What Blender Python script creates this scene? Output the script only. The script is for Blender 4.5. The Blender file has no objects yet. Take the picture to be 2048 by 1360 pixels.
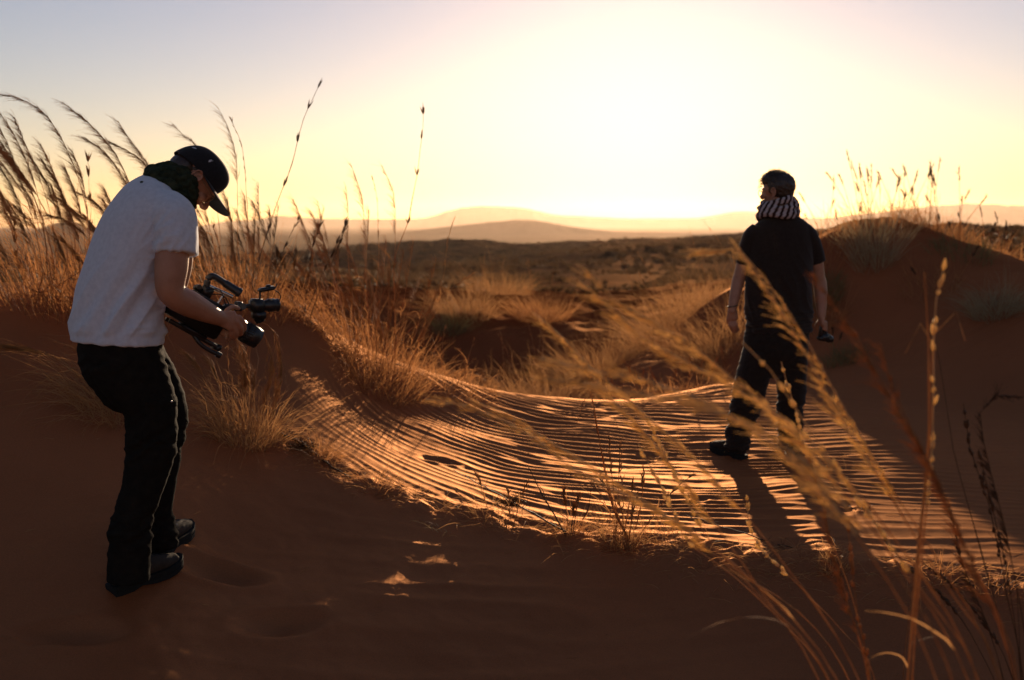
import bpy, bmesh, math, random
import numpy as np
from mathutils import Vector, Matrix, Quaternion, noise as mnoise

random.seed(7)
RNG = np.random.default_rng(7)
SC = bpy.context.scene
COL = SC.collection
R = math.radians

# ------------------------------------------------------------------ camera
CAM_Z = 1.45
F_PX = 35.0 / 36.0 * 2048.0
PITCH = math.atan((680 - 445) / F_PX)
cd = bpy.data.cameras.new('camera')
cam = bpy.data.objects.new('camera', cd)
COL.objects.link(cam)
cam.location = (0, 0, CAM_Z)
cam.rotation_euler = (R(90) - PITCH, 0, 0)
cd.lens = 35.0
cd.sensor_width = 36.0
cd.clip_start = 0.05
cd.clip_end = 60000
cd.dof.use_dof = True
cd.dof.focus_distance = 3.9
cd.dof.aperture_fstop = 2.6
SC.camera = cam

# ------------------------------------------------------------------ sky and sun
SUN_AZ = R(7.4)       # to the right of straight ahead (+Y)
SUN_EL = R(8.0)
w = bpy.data.worlds.new('World')
SC.world = w
w.use_nodes = True
nt = w.node_tree
nt.nodes.clear()
sky = nt.nodes.new('ShaderNodeTexSky')
sky.sky_type = 'NISHITA'
sky.sun_disc = False
sky.sun_elevation = SUN_EL
sky.sun_rotation = SUN_AZ
sky.altitude = 0
sky.air_density = 1.1
sky.dust_density = 0.22
sky.ozone_density = 0.5
bg = nt.nodes.new('ShaderNodeBackground')
bg.inputs['Strength'].default_value = 0.05
ow = nt.nodes.new('ShaderNodeOutputWorld')
tint = nt.nodes.new('ShaderNodeMix')
tint.data_type = 'RGBA'; tint.blend_type = 'MULTIPLY'
tint.inputs[0].default_value = 1.0
tint.inputs[7].default_value = (0.955, 0.90, 1.2, 1)
nt.links.new(sky.outputs[0], tint.inputs[6])
nt.links.new(tint.outputs[2], bg.inputs['Color'])
nt.links.new(bg.outputs[0], ow.inputs['Surface'])

sl = bpy.data.lights.new('sun', 'SUN')
sl.energy = 5.0
sl.angle = R(0.6)
sl.color = (1.0, 0.73, 0.48)
sun = bpy.data.objects.new('sun', sl)
COL.objects.link(sun)
SUN_DIR = Vector((math.sin(SUN_AZ) * math.cos(SUN_EL), math.cos(SUN_AZ) * math.cos(SUN_EL), math.sin(SUN_EL)))
sun.rotation_euler = SUN_DIR.to_track_quat('Z', 'Y').to_euler()

SC.view_settings.view_transform = 'Standard'
SC.view_settings.look = 'None'
SC.view_settings.exposure = 0.95
SC.view_settings.gamma = 1.0
SC.render.engine = 'CYCLES'
SC.cycles.use_denoising = True
SC.cycles.max_bounces = 6
SC.cycles.transparent_max_bounces = 6
SC.cycles.sample_clamp_indirect = 2.0
SC.render.film_transparent = False

# ------------------------------------------------------------------ helpers
CP, SP = math.cos(PITCH), math.sin(PITCH)


def ray(u, v):
    a = (u - 1024) / F_PX
    b = (680 - v) / F_PX
    return np.array([a, CP + b * SP, -SP + b * CP])


def at(u, v, Y):
    """the point seen in direction (u, v) of the photo at a distance of Y metres ahead"""
    d = ray(u, v)
    return np.array([0, 0, CAM_Z]) + d * (Y / d[1])


def tag(o, label=None, cat=None, group=None, kind=None):
    if label: o['label'] = label
    if cat: o['category'] = cat
    if group: o['group'] = group
    if kind: o['kind'] = kind
    return o


def empty(name, loc=(0, 0, 0)):
    o = bpy.data.objects.new(name, None)
    o.empty_display_size = 0.1
    COL.objects.link(o)
    o.location = loc
    return o


def link_mesh(name, me, m=None, parent=None, smooth=True):
    o = bpy.data.objects.new(name, me)
    COL.objects.link(o)
    if m is not None:
        me.materials.clear()
        me.materials.append(m)
    if smooth:
        me.polygons.foreach_set('use_smooth', np.ones(len(me.polygons), dtype=bool))
    if parent is not None:
        o.parent = parent
        o.matrix_parent_inverse = Matrix.Translation(parent.location).inverted()
    return o


class MB:
    """collects vertices and faces for ONE mesh object"""

    def __init__(s):
        s.v = []; s.f = []; s.n = 0

    def add(s, v, f):
        v = np.asarray(v, dtype=np.float64).reshape(-1, 3)
        f = np.asarray(f, dtype=np.int64)
        s.v.append(v)
        s.f.append(f + s.n)
        s.n += len(v)
        return s

    def mesh(s, name):
        me = bpy.data.meshes.new(name)
        if not s.v:
            return me
        V = np.concatenate(s.v)
        loops = np.concatenate([f.ravel() for f in s.f])
        tot = np.concatenate([np.full(len(f), f.shape[1]) for f in s.f])
        start = np.concatenate([[0], np.cumsum(tot)[:-1]])
        me.vertices.add(len(V)); me.vertices.foreach_set('co', V.astype(np.float32).ravel())
        me.loops.add(len(loops)); me.loops.foreach_set('vertex_index', loops.astype(np.int32))
        me.polygons.add(len(tot))
        me.polygons.foreach_set('loop_start', start.astype(np.int32))
        me.polygons.foreach_set('loop_total', tot.astype(np.int32))
        me.update(calc_edges=True)
        me.validate()
        return me

    def build(s, name, m=None, parent=None, smooth=True):
        return link_mesh(name, s.mesh(name), m, parent, smooth)


# ------------------------------------------------------------------ materials
def new_mat(name):
    m = bpy.data.materials.new(name)
    m.use_nodes = True
    n = m.node_tree
    b = n.nodes['Principled BSDF']
    return m, n, b


def N(n, t, **kw):
    x = n.nodes.new(t)
    for k, v in kw.items():
        if k in ('inputs',):
            for a, c in v.items(): x.inputs[a].default_value = c
        else:
            setattr(x, k, v)
    return x


def ramp(n, stops):
    r = n.nodes.new('ShaderNodeValToRGB')
    e = r.color_ramp.elements
    while len(e) < len(stops): e.new(0.5)
    for i, (p, c) in enumerate(stops):
        e[i].position = p
        e[i].color = (*c, 1)
    return r


def noisy(name, c1, c2, scale=10, rough=0.8, bump=0.0, bscale=None, detail=6, spec=0.3, coord='Object', dist=0.01, sheen=0.0):
    m, n, b = new_mat(name)
    tc = N(n, 'ShaderNodeTexCoord')
    no = N(n, 'ShaderNodeTexNoise', inputs={'Scale': scale, 'Detail': detail, 'Roughness': 0.6})
    n.links.new(tc.outputs[coord], no.inputs['Vector'])
    r = ramp(n, [(0.3, c1), (0.7, c2)])
    n.links.new(no.outputs['Fac'], r.inputs['Fac'])
    n.links.new(r.outputs['Color'], b.inputs['Base Color'])
    b.inputs['Roughness'].default_value = rough
    b.inputs['Specular IOR Level'].default_value = spec
    if sheen:
        b.inputs['Sheen Weight'].default_value = sheen
    if bump:
        n2 = N(n, 'ShaderNodeTexNoise', inputs={'Scale': bscale or scale * 4, 'Detail': 4})
        n.links.new(tc.outputs[coord], n2.inputs['Vector'])
        bp = N(n, 'ShaderNodeBump', inputs={'Strength': bump, 'Distance': dist})
        n.links.new(n2.outputs['Fac'], bp.inputs['Height'])
        n.links.new(bp.outputs['Normal'], b.inputs['Normal'])
    return m


def sand_mat():
    m, n, b = new_mat('sand')
    tc = N(n, 'ShaderNodeTexCoord')
    big = N(n, 'ShaderNodeTexNoise', inputs={'Scale': 0.7, 'Detail': 5})
    fine = N(n, 'ShaderNodeTexNoise', inputs={'Scale': 900, 'Detail': 2})
    n.links.new(tc.outputs['Object'], big.inputs['Vector'])
    n.links.new(tc.outputs['Object'], fine.inputs['Vector'])
    r1 = ramp(n, [(0.3, (0.135, 0.031, 0.009)), (0.7, (0.195, 0.051, 0.016))])
    r2 = ramp(n, [(0.25, (0.6, 0.55, 0.5)), (0.5, (0.95, 0.95, 0.95)), (0.72, (1.35, 1.4, 1.5))])
    n.links.new(big.outputs['Fac'], r1.inputs['Fac'])
    n.links.new(fine.outputs['Fac'], r2.inputs['Fac'])
    grit = N(n, 'ShaderNodeTexNoise', inputs={'Scale': 170, 'Detail': 5, 'Roughness': 0.8})
    n.links.new(tc.outputs['Object'], grit.inputs['Vector'])
    r4 = ramp(n, [(0.3, (0.62, 0.58, 0.55)), (0.5, (1, 1, 1)), (0.66, (1.4, 1.45, 1.5))])
    n.links.new(grit.outputs['Fac'], r4.inputs['Fac'])
    mg = N(n, 'ShaderNodeMix', data_type='RGBA', blend_type='MULTIPLY')
    mg.inputs[0].default_value = 1.0
    n.links.new(r1.outputs['Color'], mg.inputs[6]); n.links.new(r4.outputs['Color'], mg.inputs[7])
    mx = N(n, 'ShaderNodeMix', data_type='RGBA', blend_type='MULTIPLY')
    mx.inputs[0].default_value = 1.0
    n.links.new(mg.outputs[2], mx.inputs[6])
    n.links.new(r2.outputs['Color'], mx.inputs[7])
    # the far land: scrub-covered, browner with distance from here
    geo = N(n, 'ShaderNodeNewGeometry')
    ln = N(n, 'ShaderNodeVectorMath', operation='LENGTH')
    n.links.new(geo.outputs['Position'], ln.inputs[0])
    mr = N(n, 'ShaderNodeMapRange', inputs={'From Min': 22.0, 'From Max': 60.0})
    n.links.new(ln.outputs['Value'], mr.inputs['Value'])
    scr = N(n, 'ShaderNodeTexNoise', inputs={'Scale': 0.35, 'Detail': 8, 'Roughness': 0.72})
    n.links.new(tc.outputs['Object'], scr.inputs['Vector'])
    r3 = ramp(n, [(0.40, (0.035, 0.024, 0.015)), (0.52, (0.08, 0.045, 0.025)), (0.64, (0.14, 0.07, 0.037))])
    n.links.new(scr.outputs['Fac'], r3.inputs['Fac'])
    mx2 = N(n, 'ShaderNodeMix', data_type='RGBA')
    n.links.new(mr.outputs['Result'], mx2.inputs[0])
    n.links.new(mx.outputs[2], mx2.inputs[6])
    n.links.new(r3.outputs['Color'], mx2.inputs[7])
    n.links.new(mx2.outputs[2], b.inputs['Base Color'])
    df = N(n, 'ShaderNodeBsdfDiffuse', inputs={'Roughness': 0.6})
    n.links.new(mx2.outputs[2], df.inputs['Color'])
    gs = N(n, 'ShaderNodeBsdfGlossy', inputs={'Roughness': 0.62})   # grains scatter low light forward
    gs.inputs['Color'].default_value = (0.92, 0.50, 0.25, 1)
    ms = N(n, 'ShaderNodeMixShader')
    gf = N(n, 'ShaderNodeMapRange', inputs={'From Min': 9.0, 'From Max': 18.0, 'To Min': 0.16, 'To Max': 0.01})
    n.links.new(ln.outputs['Value'], gf.inputs['Value'])
    n.links.new(gf.outputs['Result'], ms.inputs[0])
    n.links.new(df.outputs[0], ms.inputs[1]); n.links.new(gs.outputs[0], ms.inputs[2])
    n.links.new(ms.outputs[0], n.nodes['Material Output'].inputs['Surface'])
    n2 = N(n, 'ShaderNodeTexNoise', inputs={'Scale': 260, 'Detail': 3})
    n.links.new(tc.outputs['Object'], n2.inputs['Vector'])
    bp = N(n, 'ShaderNodeBump', inputs={'Strength': 0.35, 'Distance': 0.002})
    n.links.new(n2.outputs['Fac'], bp.inputs['Height'])
    fd = N(n, 'ShaderNodeMapRange', inputs={'From Min': 5.0, 'From Max': 14.0, 'To Min': 0.35, 'To Max': 0.0})
    n.links.new(ln.outputs['Value'], fd.inputs['Value'])
    n.links.new(fd.outputs['Result'], bp.inputs['Strength'])
    n.links.new(bp.outputs['Normal'], df.inputs['Normal'])
    n.links.new(bp.outputs['Normal'], gs.inputs['Normal'])
    return m


def grass_mat(name, c1, c2, trans=0.35):
    m, n, b = new_mat(name)
    tc = N(n, 'ShaderNodeTexCoord')
    no = N(n, 'ShaderNodeTexNoise', inputs={'Scale': 14, 'Detail': 4, 'Roughness': 0.7})
    n.links.new(tc.outputs['Object'], no.inputs['Vector'])
    r = ramp(n, [(0.3, c1), (0.7, c2)])
    n.links.new(no.outputs['Fac'], r.inputs['Fac'])
    n.links.new(r.outputs['Color'], b.inputs['Base Color'])
    b.inputs['Roughness'].default_value = 0.7
    b.inputs['Specular IOR Level'].default_value = 0.2
    t = N(n, 'ShaderNodeBsdfTranslucent')
    n.links.new(r.outputs['Color'], t.inputs['Color'])
    mx = N(n, 'ShaderNodeMixShader')
    mx.inputs[0].default_value = trans
    n.links.new(b.outputs[0], mx.inputs[1])
    n.links.new(t.outputs[0], mx.inputs[2])
    n.links.new(mx.outputs[0], n.nodes['Material Output'].inputs['Surface'])
    return m


# ------------------------------------------------------------------ noise on arrays
def _perlin_tab(seed, n=256):
    r = np.random.default_rng(seed)
    a = r.random((n, n)) * 2 * np.pi
    return np.cos(a), np.sin(a)


_TABS = {}


def pnoise(x, y, seed=0):
    if seed not in _TABS: _TABS[seed] = _perlin_tab(seed)
    gx, gy = _TABS[seed]
    xi = np.floor(x).astype(np.int64); yi = np.floor(y).astype(np.int64)
    xf = x - xi; yf = y - yi
    u = xf * xf * xf * (xf * (xf * 6 - 15) + 10); v = yf * yf * yf * (yf * (yf * 6 - 15) + 10)

    def g(i, j):
        a = (xi + i) & 255; b = (yi + j) & 255
        return gx[a, b] * (xf - i) + gy[a, b] * (yf - j)
    return ((g(0, 0) * (1 - u) + g(1, 0) * u) * (1 - v) + (g(0, 1) * (1 - u) + g(1, 1) * u) * v) * 1.5


def fbm(x, y, seed=0, octs=5, gain=0.5):
    s = 0; a = 1.0
    for i in range(octs):
        s = s + a * pnoise(x * 2 ** i + 13.7 * i, y * 2 ** i + 5.3 * i, seed + i)
        a *= gain
    return s


def sstep(a, b, x):
    t = np.clip((x - a) / (b - a), 0, 1)
    return t * t * (3 - 2 * t)


# ------------------------------------------------------------------ the ground
def tps_fit(P, z, lam=1e-3):
    n = len(P)
    d = np.linalg.norm(P[:, None] - P[None], axis=2)
    K = np.where(d > 0, d ** 2 * np.log(np.maximum(d, 1e-9)), 0) + lam * np.eye(n)
    A = np.zeros((n + 3, n + 3))
    A[:n, :n] = K
    A[:n, n] = 1; A[:n, n + 1:] = P
    A[n, :n] = 1; A[n + 1:, :n] = P.T
    w = np.linalg.solve(A, np.concatenate([z, np.zeros(3)]))
    return P, w


def tps_eval(fit, X):
    P, w = fit
    out = w[len(P)] + X @ w[len(P) + 1:]
    for i in range(len(P)):
        d2 = ((X - P[i]) ** 2).sum(1)
        out += w[i] * 0.5 * d2 * np.log(np.maximum(d2, 1e-12))
    return out


NEAR = [  # seen points: (u, v, metres ahead)
    (0, 1360, 3.0), (300, 1360, 3.1), (512, 1360, 3.28), (900, 1360, 3.5), (1300, 1360, 3.6), (1700, 1360, 3.6), (2048, 1360, 3.5),
    (0, 1200, 3.43), (300, 1195, 3.56), (340, 1100, 3.87), (700, 1200, 3.83), (1000, 1200, 4.03), (1300, 1200, 4.14), (1700, 1230, 3.95), (2048, 1270, 3.75),
    (640, 1100, 4.22), (900, 1100, 4.36), (450, 1100, 4.07), (0, 1000, 4.0), (330, 1000, 4.23), (560, 1000, 4.55),
    (700, 950, 4.92), (830, 1000, 4.82), (1100, 1060, 4.68), (1300, 1100, 4.45), (1500, 1125, 4.27), (1700, 1145, 4.15), (2048, 1180, 3.98),
    (0, 870, 4.45), (330, 870, 4.90), (560, 870, 5.3), (200, 940, 4.35),
    (0, 720, 5.07), (330, 720, 5.87), (560, 720, 6.15), (0, 640, 5.5), (0, 575, 6.3), (140, 577, 6.3), (330, 595, 6.5), (560, 628, 6.7), (640, 655, 6.9),
    (700, 820, 6.35), (700, 745, 6.9), (700, 705, 7.2), (850, 745, 7.7), (1000, 782, 8.2), (1100, 797, 8.25), (1250, 800, 8.3), (1440, 770, 8.9),
    (850, 850, 6.49), (850, 920, 5.6), (1000, 850, 6.98), (1000, 950, 5.68), (1250, 850, 7.13), (1250, 1000, 5.2), (1500, 850, 7.13), (1500, 1000, 5.2),
    (1500, 1070, 4.6), (1800, 850, 7.13), (1800, 1000, 5.2), (1800, 1100, 4.41), (2048, 900, 6.35), (2048, 1100, 4.41),
    (1640, 765, 9.1), (1750, 785, 8.5), (2048, 800, 8.1), (1750, 650, 10.2), (1900, 650, 9.7), (2048, 650, 9.2), (1640, 600, 10.9),
    (1400, 700, 12), (1300, 700, 13), (1480, 595, 14.3), (1560, 535, 12.8), (1640, 472, 11.6), (1700, 450, 11.8), (1740, 444, 12.0), (1780, 442, 12.0), (1830, 446, 12.0), (1870, 460, 12.0), (1910, 484, 11.9), (2048, 530, 11.7), (1530, 560, 13.0),
]
HID = [  # points nobody sees from here
    (0, 0, -0.12), (-1.5, 1.5, 0.0), (1.5, 1.5, -0.25), (0, 2.2, -0.25), (-3, -3, 0.1), (3, -3, -0.1), (0, -6, 0), (-4, 3, 0.5), (4, 2, -0.1),
    (-6, 6, 1.2), (6, 5, 0.1), (6.5, 9, 0.8), (-6, 10, 0.4), (-3, 9, 0.25), (-1.5, 9.5, -0.1), (-.3, 9.8, -0.6), (.8, 10.2, -0.75), (1.8, 10.4, -0.65),
    (3, 14, 0.5), (5, 15, 0.7), (7, 15, 0.4), (-4, 14, -0.6), (-1, 14, -0.9), (1, 14, -0.95), (2.6, 12.3, -0.25), (-3, 18, -1.2), (8, 20, 0.3), (0, 18, -1.2),
    (-10, 16, -1.0), (-10, 2, 1.2), (10, 2, 0.2), (4, 20, -0.3), (-10, 24, -1.5), (0, 24, -1.2), (10, 24, -0.2)]
nP = np.array([at(*t) for t in NEAR] + [list(map(float, h)) for h in HID])
FIT_NEAR = tps_fit(nP[:, :2], nP[:, 2], 2e-3)

FAR = [  # (u, v, metres ahead): the rolling land beyond the first dunes
    (830, 605, 19), (950, 597, 20), (1080, 600, 20), (1200, 612, 19), (1270, 612, 18.5), (1330, 604, 18), (1400, 592, 17.5), (1480, 577, 17), (860, 660, 15), (1000, 665, 15), (1200, 665, 15), (1350, 665, 15), (700, 600, 18), (600, 590, 18),
    (1550, 560, 23), (1750, 555, 20), (600, 560, 34), (900, 566, 38), (1200, 582, 36), (1400, 560, 40),
    (0, 560, 30), (300, 560, 30), (970, 555, 62), (1080, 536, 72), (1200, 518, 82), (1350, 500, 95), (1500, 484, 110), (1650, 470, 125), (1850, 470, 90),
    (1200, 548, 60), (1400, 530, 65),
    (0, 545, 60), (300, 545, 60), (600, 545, 75), (800, 540, 90), (1000, 520, 120), (700, 512, 170), (900, 508, 190), (1100, 503, 190),
    (0, 530, 130), (300, 522, 150), (500, 517, 190), (600, 510, 215), (700, 496, 240), (830, 484, 250), (900, 484, 250), (1000, 489, 250), (1100, 487, 250), (1250, 483, 255), (1400, 478, 260), (1600, 470, 270),
    (1960, 470, 34), (2048, 464, 36), (1900, 500, 34), (2048, 500, 26), (2300, 480, 40), (-300, 540, 60), (-300, 520, 180), (2300, 470, 200), (2000, 466, 200),
]
fP = np.array([at(*t) for t in FAR])
ext = []
for u in (-800, 0, 500, 1000, 1500, 2048, 2900):
    a = (u - 1024) / F_PX
    ext += [(a * 420, 420, -16), (a * 900, 900, -30), (a * 2500, 2500, -38), (a * 9, 9, -0.2)]
fP = np.concatenate([fP, np.array(ext)])


def fco(x, y):
    r = np.maximum(np.hypot(x, y), 3.0)
    return np.stack([np.arctan2(x, np.maximum(y, 0.1)) * 2.2, np.log(r)], 1)


FIT_FAR = tps_fit(fco(fP[:, 0], fP[:, 1]), np.arctan2(fP[:, 2] - CAM_Z, np.hypot(fP[:, 0], fP[:, 1])), 2e-4)


def base_height(x, y):
    x = np.asarray(x, float); y = np.asarray(y, float)
    X = np.stack([x, y], 1)
    r = np.hypot(x, y)
    zn = tps_eval(FIT_NEAR, np.clip(X, [-12, -7], [12, 26]))
    ang = tps_eval(FIT_FAR, fco(x, y))
    zf = CAM_Z + np.tan(np.clip(ang, -0.3, 0.05)) * r
    zf = np.where(r > 500, np.minimum(zf, -16), zf)
    zf = np.where(r > 2200, -38, zf)
    t = sstep(13, 17, y) * sstep(4, 10, y)
    side = sstep(13, 30, np.abs(x))
    t = np.maximum(t, side * sstep(0, 14, y))
    back = sstep(-4, -20, y)
    z = zn * (1 - t) + zf * t
    return z * (1 - back) + 0.1 * back


# ripple pattern: band-passed noise whose phase gives crests that fork and end like wind ripples
def ripple_field(seed, n=1024, lam=16.0, sx=0.026, sp=0.022):
    r = np.random.default_rng(seed)
    Fz = np.fft.fft2(r.standard_normal((n, n)))
    fp = np.fft.fftfreq(n)[:, None]; fx = np.fft.fftfreq(n)[None, :]
    H = np.exp(-((fp - 1 / lam) / sp) ** 2 * 0.5) * np.exp(-(fx / sx) ** 2 * 0.5) * (fp > 0)
    c = np.fft.ifft2(Fz * H)
    return c / np.abs(c).mean()


RIP = ripple_field(11)


def sample(T, a, b):
    n = T.shape[0]
    a = a % n; b = b % n
    i = np.floor(a).astype(int) % n; j = np.floor(b).astype(int) % n
    fa = a - np.floor(a); fb = b - np.floor(b)
    i1 = (i + 1) % n; j1 = (j + 1) % n
    return (T[i, j] * (1 - fa) * (1 - fb) + T[i1, j] * fa * (1 - fb) + T[i, j1] * (1 - fa) * fb + T[i1, j1] * fa * fb)


def ripples(x, y, lam, h, crest_fn, seed=0):
    ph = crest_fn(x, y)
    c = sample(RIP, ph / lam * 16.0 + seed * 77, x / lam * 4.0 + seed * 31)
    a = np.angle(c)
    m = np.clip(np.abs(c) * 1.5, 0, 1)
    # rounded crest, steeper on the lee (camera) side
    prof = np.cos(a + 0.35 * np.sin(a)) * 0.5 + 0.04 * np.cos(2 * a)
    return prof * m * h


def crest_main(x, y):
    return y + 0.95 * (-np.log1p(np.exp(-(x - 0.2) * 2.2)) / 2.2) + 0.10 * pnoise(x * 0.9, y * 0.9, 5) + 0.03 * pnoise(x * 2.3, y * 2.3, 8) - 0.02 * x


def crest_front(x, y):
    return y * 1.0 - 0.18 * x + 0.16 * pnoise(x * 0.7 + 4, y * 0.7, 6)


def poly_y(pts, x):
    p = np.array(pts)
    o = np.argsort(p[:, 0])
    return np.interp(x, p[o, 0], p[o, 1])


LIP = np.array([at(*t)[:2] for t in [(0, 870, 4.45), (330, 870, 4.9), (560, 872, 5.25), (700, 950, 4.92), (830, 1000, 4.82), (1100, 1060, 4.68), (1300, 1098, 4.45), (1500, 1125, 4.27), (1700, 1145, 4.15), (2048, 1180, 3.98), (2500, 1250, 3.7)]])
BACK = np.array([at(*t)[:2] for t in [(0, 600, 6.0), (560, 700, 6.3), (700, 705, 7.2), (850, 745, 7.7), (1000, 782, 8.2), (1250, 800, 8.3), (1640, 765, 9.1), (2048, 790, 8.2)]])


def detail(x, y):
    ly = poly_y(LIP, x); by = poly_y(BACK, x)
    inside = sstep(ly - 0.05, ly + 0.25, y) * (1 - sstep(by - 0.3, by + 0.1, y)) * sstep(-1.5, -0.5, x)
    amp = 0.8 + 0.6 * pnoise(x * 1.1, y * 1.1, 9)
    amp = amp * (1 - 0.55 * sstep(1.3, 2.6, x)) * (0.5 + 0.5 * sstep(0.0, 1.2, y - ly))
    near = (np.abs(x) < 14) & (y > 0.5) & (y < 26)
    z = np.zeros_like(x)
    z += ripples(x, y, 0.112, 0.0135, crest_main, 0) * inside * amp
    fr = (1 - sstep(ly - 0.45, ly - 0.1, y))
    z += ripples(x, y, 0.17, 0.013, crest_front, 2) * fr * sstep(-2.2, 0.4, x) * (0.6 + 0.5 * pnoise(x, y, 12))
    # second, faint ripple set over the shaded right part and the mounds
    z += ripples(x, y, 0.14, 0.014, crest_front, 3) * sstep(7.5, 9, y) * (1 - sstep(14, 20, y)) * (0.5 + pnoise(x * .7, y * .7, 3))
    # crumbled lip, with little sand tails behind debris
    lip = np.exp(-((y - ly) / 0.16) ** 2) * sstep(-1.9, -1.3, x)
    z += lip * (0.014 + 0.03 * fbm(x * 4.5, y * 4.5, 21, 4))
    z += 0.02 * fbm(x * 0.9, y * 0.9, 31, 3) * sstep(0.5, 2, y) + 0.008 * fbm(x * 4, y * 4, 35, 4) * fr * sstep(2.5, 3.2, y)
    z += 0.004 * fbm(x * 9, y * 9, 41, 3) * (0.3 + lip * 2)
    # tussock hummocks beyond
    z += 0.10 * fbm(x * 0.8, y * 0.8, 51, 4) * sstep(9, 12, y) * (1 - sstep(30, 60, y))
    return np.where(near, z, 0.0)


DIPS = []   # footprints: x, y, r, depth


def height(x, y):
    x = np.atleast_1d(np.asarray(x, float)); y = np.atleast_1d(np.asarray(y, float))
    z = base_height(x, y) + detail(x, y)
    r = np.hypot(x, y)
    rough = sstep(20, 60, r) * (1 - sstep(450, 900, r))
    z = z + rough * (fbm(x * 0.05, y * 0.05, 61, 6, 0.55) * 0.65 * np.clip(r / 120, 0.25, 1.6))
    for (dx, dy, ang, dl, dw, dd) in DIPS:
        c, s = math.cos(ang), math.sin(ang)
        a = ((x - dx) * c + (y - dy) * s) / dl; b = (-(x - dx) * s + (y - dy) * c) / dw
        q = a * a + b * b
        z = z + dd * (-np.exp(-q * 1.3) + 0.28 * np.exp(-(np.sqrt(q) - 1.35) ** 2 * 7))
    return z


def hz(x, y):
    return float(height([x], [y])[0])


for (u, v, Y, ang, l, ww, d) in [(432, 1118, 3.85, 0.1, 0.16, 0.08, 0.05), (150, 1285, 3.3, 0.2, 0.15, 0.07, 0.04), (560, 1240, 3.6, 0.5, 0.15, 0.07, 0.04), (1400, 1000, 5.2, 1.4, .05, .04, .012),
                                 (880, 905, 5.75, 0.2, 0.11, 0.06, 0.03), (1690, 1020, 5.0, 1.2, .1, .05, .015), (1290, 895, 6.3, .5, .09, .06, .02),
                                 (1580, 1100, 4.42, .2, .1, .06, .02), (1450, 1095, 4.45, .2, .07, .05, .02), (1100, 1250, 3.9, .3, .15, .07, .02)]:
    p = at(u, v, Y)
    DIPS.append((p[0], p[1], ang, l, ww, d))


def build_ground():
    oy = -2.0
    fine = np.arange(R(-33), R(33), 0.0016)
    coarse = np.concatenate([np.arange(R(33), R(60), R(0.5)), np.arange(R(60), R(300), R(3.0)), np.arange(R(300), R(327), R(0.5))])
    th = np.concatenate([fine, coarse])
    rr = [0.02, 0.3, 0.6, 1.0]
    r = 1.0
    while r < 8450:
        if r < 4.85: d = 0.05
        elif r < 11.2: d = 0.0085
        elif r < 16: d = 0.03
        else: d = r * 0.0065 if r < 600 else r * 0.04
        r += d
        rr.append(r)
    rr = np.array(rr)
    T, RR = np.meshgrid(th, rr)
    x = (RR * np.sin(T)).ravel(); y = (RR * np.cos(T) + oy).ravel()
    z = np.concatenate([height(x[i:i + 200000], y[i:i + 200000]) for i in range(0, len(x), 200000)])
    nr, ncol = T.shape
    i = np.arange(nr - 1)[:, None]; j = np.arange(ncol)[None, :]; j2 = (j + 1) % ncol
    a = i * ncol + j; b = i * ncol + j2; c = (i + 1) * ncol + j2; d = (i + 1) * ncol + j
    f = np.stack(np.broadcast_arrays(a, d, c, b), -1).reshape(-1, 4)
    mb = MB(); mb.add(np.stack([x, y, z], 1), f)
    o = mb.build('ground', M['sand'])
    tag(o, kind='structure')
    return o


M = {}
M['sand'] = sand_mat()
M['rock'] = noisy('hill_rock', (0.07, 0.045, 0.03), (0.12, 0.07, 0.045), 0.004, 1.0, spec=0.0)
_b = M['rock'].node_tree.nodes['Principled BSDF']
_d = N(M['rock'].node_tree, 'ShaderNodeBsdfDiffuse')
M['rock'].node_tree.links.new(_b.inputs['Base Color'].links[0].from_socket, _d.inputs['Color'])
M['rock'].node_tree.links.new(_d.outputs[0], M['rock'].node_tree.nodes['Material Output'].inputs['Surface'])
ground = build_ground()


# ------------------------------------------------------------------ hills on the horizon
def hill_range(name, pts, Y, depth, foot, seed, rough):
    """a ridge whose skyline passes through the given (u, v) points at Y metres"""
    us = np.linspace(pts[0][0], pts[-1][0], 420)
    vs = np.interp(us, [p[0] for p in pts], [p[1] for p in pts])
    k = np.hanning(11); k /= k.sum()
    vs = np.convolve(np.pad(vs, 5, mode='edge'), k, 'valid')
    top = np.array([at(u, v, Y) for u, v in zip(us, vs)])
    t = np.linspace(-1, 1, 60)
    x = top[:, 0][None, :] * (1 + 0 * t[:, None]); yy = Y + t[:, None] * depth + 0 * x
    hgt = np.maximum(top[:, 2][None, :] - foot, 0)
    tt = np.abs(t)[:, None]
    prof = (1 - tt) ** 1.25
    gul = fbm(x / depth * 3.2, yy / depth * 1.3, seed, 5, 0.55)
    z = foot + hgt * prof + hgt * rough * gul * (np.minimum(tt * 4, 1)) * (1 - tt) + hgt * 0.03 * fbm(x / depth * 9, x * 0, seed + 9, 4) * (1 - tt)
    V = np.stack([x, yy, z], -1).reshape(-1, 3)
    nr, ncl = x.shape
    i = np.arange(nr - 1)[:, None]; j = np.arange(ncl - 1)[None, :]
    a = i * ncl + j
    f = np.stack([a, a + 1, a + 1 + ncl, a + ncl], -1).reshape(-1, 4)
    o = MB().add(V, f).build(name, M['rock'])
    return tag(o, kind='structure')


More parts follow.
